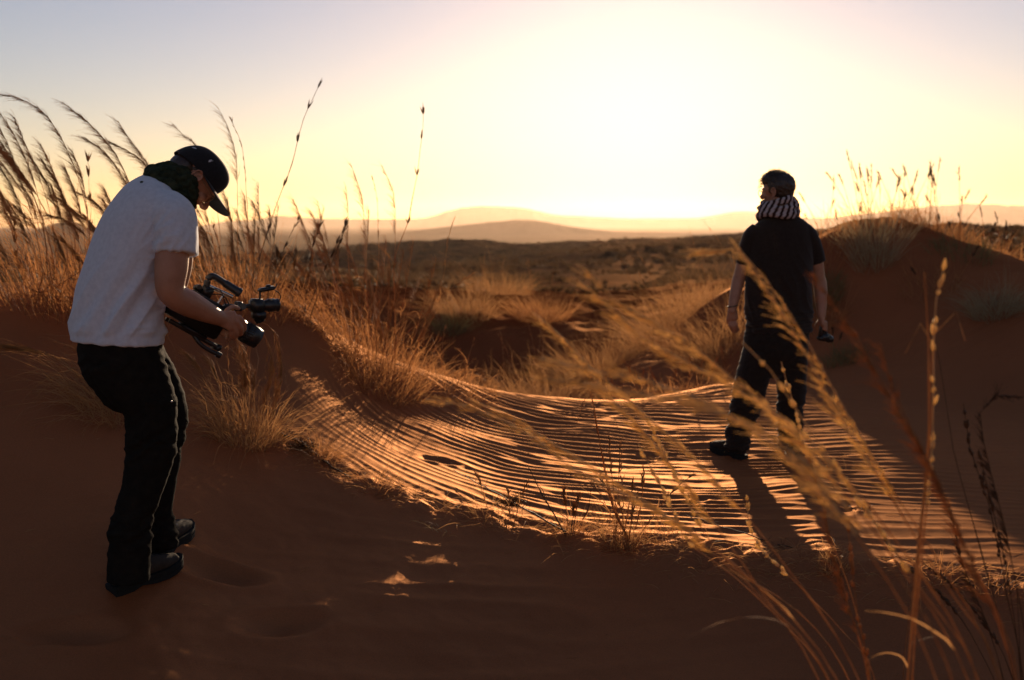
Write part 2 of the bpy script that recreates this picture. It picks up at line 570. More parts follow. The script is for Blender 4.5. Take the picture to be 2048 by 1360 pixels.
hill_range('hills', [(-500, 500), (-60, 505), (0, 503), (62, 474), (95, 450), (120, 444), (150, 443), (190, 468), (250, 492), (330, 500), (500, 512), (700, 520)], 2400, 130, -30, 1, .3)
hill_range('hills', [(-400, 470), (0, 478), (200, 470), (330, 466), (400, 452), (455, 441), (520, 440), (548, 430), (580, 432), (640, 437), (760, 438), (850, 437), (905, 418), (930, 414), (960, 412), (1000, 412), (1045, 414), (1110, 430),
                      (1180, 433), (1250, 437), (1400, 436), (1440, 428), (1480, 421), (1520, 424), (1580, 432), (1650, 436), (1760, 424), (1860, 412), (1930, 406), (2000, 409), (2048, 410), (2200, 408), (2500, 440)], 8000, 380, -40, 2, .3)
hill_range('hills', [(100, 520), (420, 512), (560, 500), (666, 484), (760, 470), (851, 458), (950, 447), (1037, 438), (1080, 441), (1135, 452), (1232, 464), (1400, 466), (1600, 468), (1900, 470), (2300, 474)], 2700, 130, -32, 3, .3)

# ------------------------------------------------------------------ haze
def box_mb(lo, hi):
    x0, y0, z0 = lo; x1, y1, z1 = hi
    v = [(x0, y0, z0), (x1, y0, z0), (x1, y1, z0), (x0, y1, z0), (x0, y0, z1), (x1, y0, z1), (x1, y1, z1), (x0, y1, z1)]
    f = [(0, 3, 2, 1), (4, 5, 6, 7), (0, 1, 5, 4), (1, 2, 6, 5), (2, 3, 7, 6), (3, 0, 4, 7)]
    return MB().add(v, f)


def build_haze():
    m = bpy.data.materials.new('haze')
    m.use_nodes = True
    n = m.node_tree
    n.nodes.clear()
    o_ = n.nodes.new('ShaderNodeOutputMaterial')
    pv = n.nodes.new('ShaderNodeVolumePrincipled')
    pv.inputs['Color'].default_value = (0.9, 0.68, 0.52, 1)
    pv.inputs['Density'].default_value = 3.6e-5
    pv.inputs['Anisotropy'].default_value = 0.62
    n.links.new(pv.outputs[0], o_.inputs['Volume'])
    o = box_mb((-9400, -9400, -60), (9400, 9400, 170)).build('haze', m, smooth=False)
    return tag(o, kind='stuff')


HAZE = True
if HAZE: build_haze()

# ------------------------------------------------------------------ grass
M['straw'] = grass_mat('straw_gold', (0.30, 0.13, 0.045), (0.50, 0.27, 0.11), 0.45)
M['gold'] = grass_mat('gold_seed', (0.75, 0.50, 0.20), (0.88, 0.66, 0.36), 0.6)
M['straw_red'] = grass_mat('straw_red', (0.28, 0.11, 0.038), (0.48, 0.23, 0.085), 0.5)
M['stalk_dark'] = grass_mat('stalk_dark', (0.05, 0.025, 0.012), (0.12, 0.055, 0.022), 0.1)
M['straw_pale'] = grass_mat('straw_pale', (0.24, 0.17, 0.09), (0.36, 0.28, 0.15), 0.3)
M['straw_green'] = grass_mat('straw_green', (0.10, 0.09, 0.035), (0.22, 0.16, 0.06), 0.3)
Z = np.array([0, 0, 1.0])


def unit(a):
    return a / np.maximum(np.linalg.norm(a, axis=-1, keepdims=True), 1e-9)


def ribbons(mb, C, W, side=None, rng=RNG):
    n, s, _ = C.shape
    T = unit(np.gradient(C, axis=1))
    if side is None:
        side = unit(rng.standard_normal((n, 3)) * [1, 1, 0.3])
    S = unit(np.cross(T, side[:, None, :]))
    A = C - S * W[..., None] * 0.5; B = C + S * W[..., None] * 0.5
    V = np.stack([A, B], 2).reshape(-1, 3)
    base = (np.arange(n) * s * 2)[:, None]; k = (np.arange(s - 1) * 2)[None, :]
    a = base + k
    mb.add(V, np.stack([a, a + 1, a + 3, a + 2], -1).reshape(-1, 4))


def tubes(mb, C, Rr, k=3):
    n, s, _ = C.shape
    T = unit(np.gradient(C, axis=1))
    ref = np.where(np.abs(T[..., 2:3]) > 0.9, np.array([1.0, 0, 0]), np.array([0, 0, 1.0]))
    U = unit(np.cross(T, ref)); Vv = np.cross(T, U)
    an = np.arange(k) * 2 * np.pi / k
    P = C[:, :, None, :] + Rr[..., None, None] * (np.cos(an)[:, None] * U[:, :, None, :] + np.sin(an)[:, None] * Vv[:, :, None, :])
    idx = np.arange(n * s * k).reshape(n, s, k)
    a = idx[:, :-1, :]; b = np.roll(a, -1, 2); c = idx[:, 1:, :]; d = np.roll(c, -1, 2)
    mb.add(P.reshape(-1, 3), np.stack([a, b, d, c], -1).reshape(-1, 4))


def curves(base, d, L, bend, wind, droop, S=7, jit=0.02, rng=RNG):
    n = len(base)
    t = np.linspace(0, 1, S)[None, :, None]
    L = L[:, None, None]
    C = base[:, None, :] + L * t * d[:, None, :] + L * bend[:, None, None] * t ** 2 * wind[None, None, :] - L * droop[:, None, None] * t ** 2.4 * Z
    J = rng.standard_normal((n, S, 3)) * jit * L
    J[:, 0] = 0
    return C + np.cumsum(J, axis=1) * 0.5


def catmull(P, per=8):
    P = np.asarray(P, float)
    Q = np.concatenate([[2 * P[0] - P[1]], P, [2 * P[-1] - P[-2]]])
    out = []
    for i in range(1, len(Q) - 2):
        t = np.linspace(0, 1, per, endpoint=False)[:, None]
        out.append(0.5 * ((2 * Q[i]) + (-Q[i - 1] + Q[i + 1]) * t + (2 * Q[i - 1] - 5 * Q[i] + 4 * Q[i + 1] - Q[i + 2]) * t ** 2 + (-Q[i - 1] + 3 * Q[i] - 3 * Q[i + 1] + Q[i + 2]) * t ** 3))
    out.append(P[-1:])
    return np.concatenate(out)


def resample(P, n):
    d = np.concatenate([[0], np.cumsum(np.linalg.norm(np.diff(P, axis=0), axis=1))])
    t = np.linspace(0, d[-1], n)
    return np.stack([np.interp(t, d, P[:, k]) for k in range(3)], 1), d[-1]


def blades_mb(bx, by, n, h, spread, lean, wind, droop, width, S=7, rng=RNG, tube=False, outward=0.5):
    mb = MB()
    a = rng.random(n) * 2 * np.pi; r = spread * np.sqrt(rng.random(n))
    ox = r * np.cos(a); oy = r * np.sin(a)
    X = bx + ox; Y = by + oy
    base = np.stack([X, Y, height(X, Y) - 0.02], 1)
    L = rng.uniform(h[0], h[1], n) * rng.uniform(0.7, 1, n)
    d = unit(np.stack([ox / spread * outward + rng.standard_normal(n) * lean, oy / spread * outward + rng.standard_normal(n) * lean, np.ones(n)], 1))
    C = curves(base, d, L, rng.uniform(0.3, 1.2, n) * np.linalg.norm(wind), unit(np.array(wind, float)) if np.linalg.norm(wind) > 0 else np.array([1.0, 0, 0]),
               rng.uniform(0.2, 1.8, n) * droop, S, 0.04, rng)
    t = np.linspace(0, 1, S)[None, :]
    W = width * rng.uniform(0.6, 1.4, n)[:, None] * (1 - t ** 1.5 * 0.9)
    if tube: tubes(mb, C, W * 0.5)
    else: ribbons(mb, C, W, rng=rng)
    return mb


def stem_obj(parent, path, r0, head, mat_, hmat, rng, wind=(-1, 0, 0.1), frac=0.35, dens=1.0, blen=0.08, fat=1.0):
    """one flowering stem (a part) with its seed head (a sub-part); path runs from base to tip"""
    P, L = resample(catmull(path, 8), 26)
    P = P + np.cumsum(rng.standard_normal(P.shape) * 0.0012, 0) * np.linspace(0, 1, 26)[:, None]
    mb = MB()
    t = np.linspace(0, 1, 26)
    R_ = r0 * (1 - 0.6 * t)
    for k in rng.choice(np.arange(4, 18), 3, replace=False): R_[k] *= 1.6   # nodes
    tubes(mb, P[None], R_[None], 5)
    # sheath leaves along the lower stem
    nl = int(rng.integers(2, 5)) if fat == 1 else int(rng.integers(0, 2))
    for _ in range(nl):
        k = int(rng.integers(4, 15))
        T = unit(P[k + 1] - P[k])
        d = unit(T + rng.standard_normal(3) * 0.35)
        C = curves(P[k][None], d[None], np.array([rng.uniform(0.08, 0.22)]), np.array([0.5]), np.array(wind, float), np.array([rng.uniform(0.1, 0.9)]), 8, 0.02, rng)
        ribbons(mb, C, 0.0035 * (1 - np.linspace(0, 1, 8)[None] ** 2 * 0.95), rng=rng)
    st = mb.build('stem', mat_, parent)
    if not head: return st
    hb = MB()
    w = np.array(wind, float)
    k0 = int((1 - frac) * 25) + 1
    if head != 'nodes': tubes(hb, P[None, k0:], (R_[None, k0:] * 1.05 + 0.0002), 5)   # the rachis that carries them
    if head == 'plume':
        n = int(125 * dens)
        s = 1 - frac + frac * rng.random(n) ** 0.85 * 0.97
        i = s * 25; k = np.clip(i.astype(int), 0, 24); f = (i - k)[:, None]
        B = P[k] * (1 - f) + P[k + 1] * f
        T = unit(P[k + 1] - P[k])
        tip = (s - (1 - frac)) / frac
        d = unit(T + rng.standard_normal((n, 3)) * 0.16 + w * rng.uniform(0, 0.28, n)[:, None])
        Ls = blen * (1.15 - 0.75 * tip) * rng.uniform(0.5, 1.25, n)
        C = curves(B, d, Ls, rng.uniform(0, .35, n), w, rng.uniform(0, 0.25, n), 7, 0.012, rng)
        q = np.linspace(0, 1, 7)[None]
        # slim branchlet carrying spikelets, ending in fine awns
        W = 0.0014 + 0.0032 * fat * np.exp(-((q - rng.uniform(0.3, .8, n)[:, None]) / 0.16) ** 2)
        tubes(hb, C, W * 0.5 * np.clip(1.25 - q, 0.3, 1))
        m = int(n * 1.6 / fat)
        j = rng.integers(0, n, m)
        B2 = C[j, rng.integers(2, 6, m)]
        d2 = unit(d[j] + rng.standard_normal((m, 3)) * 0.22 + w * 0.15)
        C2 = curves(B2, d2, blen * rng.uniform(0.3, 0.9, m), rng.uniform(0, .4, m), w, rng.uniform(0, .2, m), 5, 0.01, rng)
        tubes(hb, C2, np.full((m, 5), 0.00038))
    elif head == 'spike':
        n = int(30 * dens)
        s = 1 - frac + frac * rng.random(n) * 0.98
        i = s * 25; k = np.clip(i.astype(int), 0, 24); f = (i - k)[:, None]
        B = P[k] * (1 - f) + P[k + 1] * f
        T = unit(P[k + 1] - P[k])
        d = unit(T + rng.standard_normal((n, 3)) * 0.22)
        C = curves(B, d, blen * rng.uniform(0.25, 0.6, n), np.zeros(n), w, np.zeros(n), 5, 0.01, rng)
        q = np.linspace(0, 1, 5)[None]
        tubes(hb, C, (0.0006 + 0.0022 * np.sin(np.pi * q ** 0.8)) * fat * np.ones((n, 1)), 4)
    elif head == 'nodes':
        for s0 in (0.45, 0.62, 0.78, 0.9, 0.985):
            n = 7
            k = int(s0 * 25)
            T = unit(P[min(k + 1, 25)] - P[k - 1])
            d = unit(T[None] + rng.standard_normal((n, 3)) * 0.16)
            C = curves(np.repeat(P[k][None], n, 0), d, rng.uniform(0.03, 0.075, n), np.zeros(n), w, np.zeros(n), 5, 0.01, rng)
            q = np.linspace(0, 1, 5)[None]
            tubes(hb, C, (0.0007 + 0.0036 * np.sin(np.pi * q ** 0.6)) * np.ones((n, 1)), 4)
            hb.build('seed_head', hmat, st)
            hb = MB()
        return st
    hb.build('seed_head', hmat, st)
    return st


def clump(label, pos, n, h, spread, mat_, lean=0.18, wind=(-0.35, 0, 0), droop=0.3, width=0.0035, stems=(), free=0, free_h=(0.8, 1.2), group=None, seed=1,
          head='plume', name='grass_tuft', cat='grass tuft', hmat=None, smat=None, r0=0.0021, tube=False, outward=0.5, S=7, frac=.35, dens=1.0, blen=0.08):
    rng = np.random.default_rng(seed)
    root = empty(name, (pos[0], pos[1], hz(pos[0], pos[1])))
    tag(root, label, cat, group)
    if n:
        b = blades_mb(pos[0], pos[1], n, h, spread, lean, wind, droop, width, S, rng, tube, outward).build('blades', mat_, root)
        if n > 100: b['kind'] = 'stuff'
    hmat = hmat or mat_; smat = smat or mat_
    for st in stems:
        pts, Yd, hd = st[:3]
        pts = list(pts)
        P = [at(u, v, Yd) for u, v in pts][::-1]
        # root the stem in the tuft
        g = np.array([pos[0] + rng.uniform(-1, 1) * spread * 0.6, pos[1] + rng.uniform(-1, 1) * spread * 0.6, 0])
        g[2] = hz(g[0], g[1]) - 0.02
        if P[0][2] - g[2] > 0.1:
            mid = (P[0] * 0.55 + g * 0.45); mid[:2] = g[:2] * 0.35 + P[0][:2] * 0.65
            P = [g, mid] + P
        stem_obj(root, P, r0 * (st[3] if len(st) > 3 else 1), hd, smat, hmat, rng, frac=frac, dens=dens, blen=blen)
    for _ in range(free):
        a = rng.random() * 6.28; r = spread * math.sqrt(rng.random()) * .8
        g = np.array([pos[0] + r * math.cos(a), pos[1] + r * math.sin(a), 0.0]); g[2] = hz(g[0], g[1]) - 0.02
        L = rng.uniform(*free_h)
        d = unit(np.array([math.cos(a) * r / spread * outward * .6 + rng.normal() * lean * .8, math.sin(a) * r / spread * outward * .6 + rng.normal() * lean * .8, 1.0]))
        wv = np.array(wind, float)
        q = np.linspace(0, 1, 6)[:, None]
        P = g + L * q * d + L * wv * q ** 2.2 * rng.uniform(.5, 1.2) - L * Z * droop * 0.35 * q ** 3
        stem_obj(root, P, r0, head, smat, hmat, rng, frac=frac, dens=dens, blen=blen)
    return root


def gp(u, v, Y):
    p = at(u, v, Y)
    return (p[0], p[1])


G_TALL = 'tall plumed grasses on the left dune'
clump('tall clump of plumed grass at the left edge, bent over by the wind', gp(100, 590, 6.0), 300, (0.45, 1.15), 0.32, M['straw_red'], 0.13, (-0.3, 0, 0), 0.25, 0.0032,
      stems=[([(0, 185), (25, 189), (74, 210), (107, 243), (140, 305), (165, 375), (177, 437), (178, 520)], 5.6, 'plume', 1.3),
             ([(-6, 215), (25, 264), (49, 313), (70, 371), (82, 428), (91, 490), (95, 552)], 5.7, 'plume', 1.2),
             ([(-14, 262), (25, 320), (58, 371), (84, 450), (100, 540)], 5.8, 'plume', 1.1),
             ([(-10, 310), (33, 387), (62, 470), (78, 531)], 5.6, 'plume', 1.1),
             ([(62, 317), (95, 371), (120, 445), (136, 511)], 5.9, 'plume'),
             ([(30, 230), (60, 300), (85, 370), (105, 450), (112, 540)], 6.0, 'plume'),
             ([(174, 309), (178, 387), (181, 428), (170, 540)], 6.0, 'nodes'),
             ([(28, 449), (30, 500), (45, 560)], 5.9, 'nodes'),
             ([(-20, 350), (12, 400), (40, 470), (60, 540)], 5.8, 'plume'), ([(-10, 290), (40, 345), (75, 410), (98, 480), (110, 550)], 5.9, 'plume', 1.2),
             ([(80, 290), (105, 340), (130, 410), (142, 480), (150, 560)], 6.0, 'plume'), ([(-15, 240), (15, 300), (45, 380), (66, 450), (85, 540)], 5.7, 'plume', 1.2),
             ([(-30, 420), (20, 523), (50, 570)], 5.7, 'plume'), ([(15, 400), (45, 450), (80, 530)], 5.7, 'plume'), ([(110, 470), (130, 520), (150, 570)], 5.8, 'plume')],
      free=18, free_h=(0.6, 1.15), group=G_TALL, seed=3, smat=M['straw_red'], hmat=M['straw'])
clump('plumed grass clump behind the back of the man in the white shirt', gp(240, 640, 6.1), 260, (0.4, 1.1), 0.30, M['straw_red'], 0.13, (-0.3, 0, 0), 0.25, 0.0032,
      stems=[([(124, 206), (173, 243), (218, 292), (250, 345), (268, 400), (275, 500)], 5.8, 'plume', 1.2),
             ([(165, 275), (205, 300), (240, 345), (264, 400), (270, 480)], 5.9, 'plume', 1.1),
             ([(231, 243), (255, 280), (285, 320), (301, 360), (310, 480)], 6.0, 'plume'),
             ([(215, 282), (264, 305), (303, 346), (320, 420), (320, 520)], 5.7, 'plume', 1.2),
             ([(110, 392), (148, 424), (185, 455), (215, 520)], 5.8, 'plume'),
             ([(95, 430), (140, 445), (180, 480), (205, 540)], 5.9, 'plume'),
             ([(160, 385), (200, 412), (230, 470)], 6.0, 'plume')],
      free=8, free_h=(0.6, 1.0), group=G_TALL, seed=4, hmat=M['straw'])
clump('plumed grass clump rising behind the video camera', gp(455, 610, 6.6), 280, (0.3, 0.95), 0.30, M['straw_red'], 0.15, (-0.12, 0, 0), 0.2, 0.003,
      stems=[([(346, 247), (371, 272), (395, 292), (420, 350), (440, 480)], 6.3, 'plume'),
             ([(433, 218), (453, 255), (470, 313), (474, 387), (474, 470), (470, 560)], 6.4, 'plume'),
             ([(457, 235), (484, 297), (492, 387), (495, 430), (490, 540)], 6.5, 'spike'),
             ([(425, 440), (440, 500), (450, 570)], 6.4, 'spike'), ([(395, 455), (402, 520), (410, 580)], 6.2, 'spike')],
      free=16, free_h=(0.5, 1.0), group=G_TALL, seed=5, hmat=M['straw'], dens=0.5)
clump('grass clump with one long dark knotted stalk pointing up to the right', gp(520, 625, 6.75), 220, (0.2, 0.7), 0.25, M['straw_red'], 0.25, (-0.05, 0, 0), 0.2, 0.003,
      stems=[([(645, 155), (625, 200), (605, 245), (583, 330), (552, 410), (520, 510), (502, 570)], 6.5, 'nodes', 1.7),
             ([(600, 430), (575, 480), (545, 560)], 6.6, 'spike'), ([(505, 400), (530, 460), (560, 540)], 6.6, 'plume')],
      free=12, free_h=(0.5, .9), group=G_TALL, seed=6, smat=M['stalk_dark'], hmat=M['stalk_dark'], dens=0.4)
clump('big spreading grass clump at the top of the sand slope, tallest stalk at its right', gp(735, 715, 7.15), 900, (0.12, 0.8), 0.38, M['straw_red'], 0.3, (-0.06, 0, 0), 0.25, 0.0034,
      stems=[([(848, 208), (848, 250), (843, 290), (835, 350), (825, 400), (815, 450), (790, 520)], 7.0, 'nodes', 1.6),
             ([(700, 325), (717, 370), (725, 400), (728, 450), (730, 520), (735, 600)], 7.1, 'plume', 1.1),
             ([(745, 350), (755, 400), (757, 450), (758, 520), (752, 600)], 7.2, 'spike'),
             ([(762, 330), (780, 370), (788, 400), (790, 460), (785, 540)], 7.0, 'plume'),
             ([(693, 370), (697, 420), (696, 480), (700, 560)], 7.1, 'plume'),
             ([(910, 430), (895, 480), (885, 560), (850, 640)], 7.2, 'spike'),
             ([(950, 545), (900, 580), (840, 640), (790, 690)], 7.2, 'spike'),
             ([(640, 450), (625, 500), (630, 580), (660, 660)], 7.0, 'nodes')],
      free=42, free_h=(0.55, 1.25), group=G_TALL, seed=7, hmat=M['straw'], dens=0.4, outward=.8)
clump('dark leaning stalks rooted left of the biggest grass clump', gp(612, 660, 6.9), 220, (0.15, 0.4), 0.15, M['straw_red'], 0.4, (0, 0, 0), 0.3, 0.003,
      stems=[([(690, 445), (675, 480), (640, 560), (615, 620)], 6.9, 'nodes', 1.4), ([(700, 440), (668, 520), (640, 580), (622, 630)], 6.8, 'spike', 1.3), ([(640, 450), (622, 510), (612, 590)], 7.0, 'nodes', 1.6)],
      free=3, free_h=(.3, .6), group=G_TALL, seed=8, smat=M['stalk_dark'], hmat=M['stalk_dark'], outward=.9)
clump('low straggly grass spilling down the right side of the sand slope', gp(880, 750, 7.75), 600, (0.12, 0.42), 0.45, M['straw_red'], 0.5, (0.1, 0, 0), 0.5, 0.003, free=10, free_h=(.35, .6), group=G_TALL, seed=9, hmat=M['straw'], dens=.35, outward=.6, head='spike')

G_LOW = 'small tufts on the near sand'
clump('drooping straw tuft below the video camera with hanging seed heads', gp(490, 862, 5.1), 420, (0.35, 0.7), 0.16, M['straw'], 0.3, (-0.1, 0, 0), 0.5, 0.003,
      stems=[([(560, 800), (565, 730), (550, 670), (520, 645), (500, 700)], 5.0, 'plume'), ([(545, 850), (556, 780), (535, 690), (515, 660), (495, 720)], 5.1, 'plume'),
             ([(500, 780), (485, 700), (460, 670), (455, 730)], 5.1, 'plume'), ([(530, 820), (545, 720), (520, 660), (495, 700)], 5.15, 'plume')],
      free=5, free_h=(.4, .65), group=G_LOW, seed=10, dens=.6, outward=.7)
clump('windswept straw tuft behind the legs of the man in the white shirt', gp(235, 760, 5.0), 420, (0.35, 0.75), 0.2, M['straw'], 0.3, (-0.55, 0, 0), 0.75, 0.003, free=4, free_h=(.4, .6), group=G_LOW, seed=11, outward=.7)
clump('dead matted tuft on the lip of the sand, right of the drooping straw tuft', gp(640, 912, 5.1), 260, (0.08, 0.26), 0.09, M['straw_red'], 0.8, (-0.1, 0, 0), 0.5, 0.003, group=G_LOW, seed=12, outward=1)
clump('tall thin tuft on the sand lip with one bent stem and trailing straw', gp(1245, 1085, 4.55), 200, (0.12, 0.34), 0.09, M['straw'], 0.4, (0, 0, 0), 0.5, 0.0026,
      stems=[([(1180, 780), (1192, 830), (1206, 920), (1222, 1000)], 4.5, None, 2.0), ([(1150, 845), (1165, 800), (1178, 782), (1190, 850), (1210, 940)], 4.5, None, 1.2), ([(1265, 960), (1258, 1010), (1250, 1060)], 4.5, 'spike', 1.4), ([(1290, 940), (1285, 1000), (1270, 1060)], 4.5, 'spike', 1.4), ([(1215, 880), (1222, 960), (1235, 1040)], 4.55, 'spike', 1.3)],
      free=8, free_h=(.25, .55), group=G_LOW, seed=13, head='spike', smat=M['straw_red'], dens=.6)
clump('sparse tuft with a long dark twig leaning left over the ripples', gp(1138, 1078, 4.63), 60, (0.1, 0.3), 0.05, M['straw_red'], 0.4, (0, 0, 0), 0.2, 0.0026,
      stems=[([(1060, 930), (1085, 985), (1110, 1030), (1132, 1072)], 4.6, None, 2.0), ([(1182, 960), (1178, 1010), (1160, 1050)], 4.6, None)], free=3, free_h=(.15, .3), group=G_LOW, seed=14, head='spike', smat=M['stalk_dark'])
clump('small straw tuft standing between the two long leg shadows', gp(1665, 1150, 4.15), 150, (0.08, 0.2), 0.05, M['straw'], 0.4, (0, 0, 0), 0.3, 0.0024, group=G_LOW, seed=15)
clump('curled dry leaves on the dark sand at the lower right', gp(1640, 1300, 3.75), 9, (0.08, 0.16), 0.05, M['straw'], 0.9, (0, 0, 0), 1.0, 0.004, group=G_LOW, seed=16, outward=1, S=10)
clump('thin tuft on the sand lip left of the trailing straw', gp(990, 1030, 4.75), 70, (0.08, 0.3), 0.12, M['straw'], 0.5, (0, 0, 0), 0.2, 0.002, free=3, free_h=(.2, .3), group=G_LOW, seed=17, head='spike', dens=.4)
clump('pale bent grass sprig alone on the shaded sand', gp(885, 1055, 4.55), 14, (0.1, 0.22), 0.03, M['straw_pale'], 0.5, (-0.5, 0, 0), 0.8, 0.003, group=G_LOW, seed=18)
for i, (u, v, Y, lab) in enumerate([(1330, 1075, 4.6, 'low tuft on the sand lip right of the trailing straw'), (1880, 1150, 4.1, 'low dark tuft at the right end of the sand lip'), (1990, 1200, 3.95, 'low tuft near the right edge on the sand lip'),
                                    (1180, 1062, 4.68, 'low reddish tuft between the two tall thin tufts'), (760, 985, 4.9, 'low tuft on the sand lip under the lit slope')]):
    clump(lab, gp(u, v, Y), 90, (0.06, 0.24), 0.09, M['straw_red'], 0.6, (0, 0, 0), 0.3, 0.0024, group=G_LOW, seed=20 + i, outward=.9)


# foreground grass close to the lens, out of focus
def fore(label, paths, seed, mat_='straw', extra=0, blen=0.042, dens=.7, cat='grass stem', r0=0.0019, frac=.32):
    rng = np.random.default_rng(seed)
    p0, Y0, _ = paths[0]
    b = at(*p0[-1], Y0)
    d = unit(b - at(*p0[-2], Y0))
    k = 0.45
    bx, by = b[0] + 0.25 * max(min(d[0], 0.6), -0.6), Y0 - 0.05
    root = empty('grass_tuft', (bx, by, hz(bx, by)))
    tag(root, label, 'grass tuft', 'foreground grasses close to the camera')
    for pts, Yd, hd in paths:
        P = [at(u, v, Yd) for u, v in pts][::-1]
        e = P[0]; dd = unit(P[0] - P[1])
        gx, gy = bx + rng.normal() * 0.03, by + rng.normal() * 0.03
        g = np.array([gx, gy, hz(gx, gy) - 0.02])
        n1 = e + dd * 0.3
        P = [g] + ([g * 0.4 + n1 * 0.6] if e[2] - g[2] > 0.35 else []) + P
        stem_obj(root, P, r0, hd, M[mat_], M['gold'] if mat_ == 'straw' else M[mat_], rng, frac=frac, dens=dens, blen=blen, fat=1.7)
    if extra:
        bb = blades_mb(bx, by, extra, (0.3, 0.9), 0.08, 0.2, (-0.3, 0, 0), 0.3, 0.003, rng=rng).build('blades', M[mat_], root)
    return root


fore('blurred plume sweeping up-left across the chest of the man in black', [
    ([(1405, 505), (1440, 488), (1482, 492), (1560, 600), (1640, 745), (1700, 860), (1790, 1000), (1900, 1180), (2000, 1345)], 1.75, 'plume'),
    ([(1470, 500), (1520, 560), (1600, 670), (1690, 830), (1780, 980), (1890, 1150), (1990, 1340)], 1.8, 'plume'),
    ([(1500, 690), (1560, 750), (1640, 880), (1750, 1040), (1860, 1200), (1960, 1360)], 1.7, 'spike')], 40)
fore('blurred golden plume left of the man in black, over the brush', [
    ([(1168, 540), (1200, 575), (1250, 620), (1380, 690), (1500, 790), (1620, 880), (1790, 1080), (1960, 1370)], 1.6, 'plume'),
    ([(1140, 555), (1200, 600), (1270, 670), (1400, 740), (1520, 810), (1640, 930), (1800, 1140), (1940, 1370)], 1.65, 'plume')], 41)
fore('blurred plume with bright seeds above the rippled sand', [
    ([(1062, 622), (1110, 660), (1170, 725), (1300, 840), (1420, 950), (1560, 1120), (1720, 1365)], 1.9, 'plume'),
    ([(1085, 650), (1140, 700), (1210, 790), (1290, 870), (1400, 1010), (1520, 1180), (1640, 1370)], 1.95, 'plume')], 42)
fore('lowest blurred plume, crossing the middle of the ripples', [
    ([(850, 785), (910, 792), (970, 815), (1060, 855), (1150, 930), (1330, 1020), (1500, 1150), (1680, 1365)], 1.8, 'plume'),
    ([(930, 800), (1000, 830), (1080, 880), (1200, 950), (1360, 1060), (1520, 1200), (1660, 1370)], 1.85, 'plume')], 43)
fore('blurred flat plume reaching far left over the back of the ripples', [
    ([(1050, 768), (1130, 772), (1230, 795), (1330, 808), (1480, 850), (1600, 930), (1750, 1100), (1900, 1365)], 1.45, 'plume'),
    ([(1090, 730), (1180, 750), (1290, 770), (1420, 815), (1560, 900), (1720, 1080), (1880, 1370)], 1.5, 'plume')], 44)
fore('blurred reddish plume right of the man in black', [
    ([(1640, 540), (1665, 580), (1720, 660), (1785, 780), (1850, 900), (1930, 1080), (2010, 1250), (2040, 1370)], 1.7, 'plume'),
    ([(1750, 690), (1775, 780), (1810, 850), (1870, 960), (1950, 1150), (2030, 1370)], 1.6, 'plume')], 45, 'straw_red')
fore('upright blurred stems with looping leaves near the right edge', [
    ([(1858, 545), (1860, 640), (1862, 760), (1860, 900), (1845, 1050), (1830, 1200), (1815, 1365)], 1.9, None),
    ([(1893, 545), (1880, 600), (1872, 700), (1868, 850), (1850, 1050), (1825, 1365)], 1.9, 'spike'),
    ([(1812, 705), (1825, 665), (1852, 642), (1868, 690), (1866, 800), (1850, 950), (1830, 1150), (1815, 1365)], 1.95, None),
    ([(1940, 690), (1938, 650), (1915, 628), (1885, 650), (1872, 740), (1862, 900), (1840, 1100), (1818, 1365)], 1.95, None)], 46, 'straw', r0=0.0026)
fore('stems with narrow dark spikes along the right edge', [
    ([(1955, 900), (1968, 960), (1990, 1050), (2010, 1150), (2040, 1365)], 2.3, 'spike'),
    ([(2050, 790), (1985, 790), (1960, 830), (1985, 950), (2030, 1150), (2060, 1370)], 2.2, 'plume'),
    ([(1930, 800), (1945, 900), (1985, 1020), (2020, 1200), (2050, 1370)], 2.4, 'spike'),
    ([(1870, 690), (1905, 900), (1960, 1100), (2000, 1250), (2030, 1370)], 2.3, None)], 47, 'stalk_dark', extra=0)
fore('two slanting stems with golden tips over the middle of the ripples', [
    ([(1283, 832), (1310, 880), (1350, 960), (1400, 1060), (1480, 1150), (1600, 1230), (1700, 1365)], 2.3, 'spike'),
    ([(1280, 890), (1300, 930), (1340, 1010), (1380, 1090), (1450, 1140), (1580, 1260), (1660, 1370)], 2.3, 'spike')], 48, frac=.2)
fore('stem with a small seed tip in front of the black-clad right leg', [
    ([(1552, 730), (1562, 765), (1580, 810), (1600, 890), (1635, 1000), (1655, 1080), (1700, 1200), (1740, 1365)], 2.4, 'spike'),
    ([(1500, 990), (1505, 1050), (1530, 1100), (1600, 1170), (1720, 1300), (1750, 1365)], 2.5, 'spike')], 49, frac=.2)
fore('leaning stems with rusty sheaths rising from the bottom edge', [
    ([(1620, 900), (1650, 1010), (1670, 1100), (1690, 1180), (1715, 1260), (1740, 1370)], 2.0, 'plume'),
    ([(1700, 1040), (1710, 1120), (1720, 1220), (1745, 1370)], 2.1, 'spike'), ([(1855, 930), (1845, 1000), (1830, 1130), (1815, 1250), (1805, 1370)], 2.5, None)], 50, 'straw_red', dens=.6)
fore('tangle of dark stems in the lower right corner', [
    ([(1750, 1050), (1800, 1120), (1900, 1210), (1990, 1365)], 2.6, 'spike'), ([(1850, 1130), (1920, 1190), (1990, 1280), (2030, 1370)], 2.6, 'spike'),
    ([(1900, 1000), (1930, 1130), (1980, 1260), (2010, 1370)], 2.4, 'plume'), ([(2035, 1180), (2040, 1280), (2045, 1370)], 2.4, None)], 51, 'stalk_dark', extra=0)

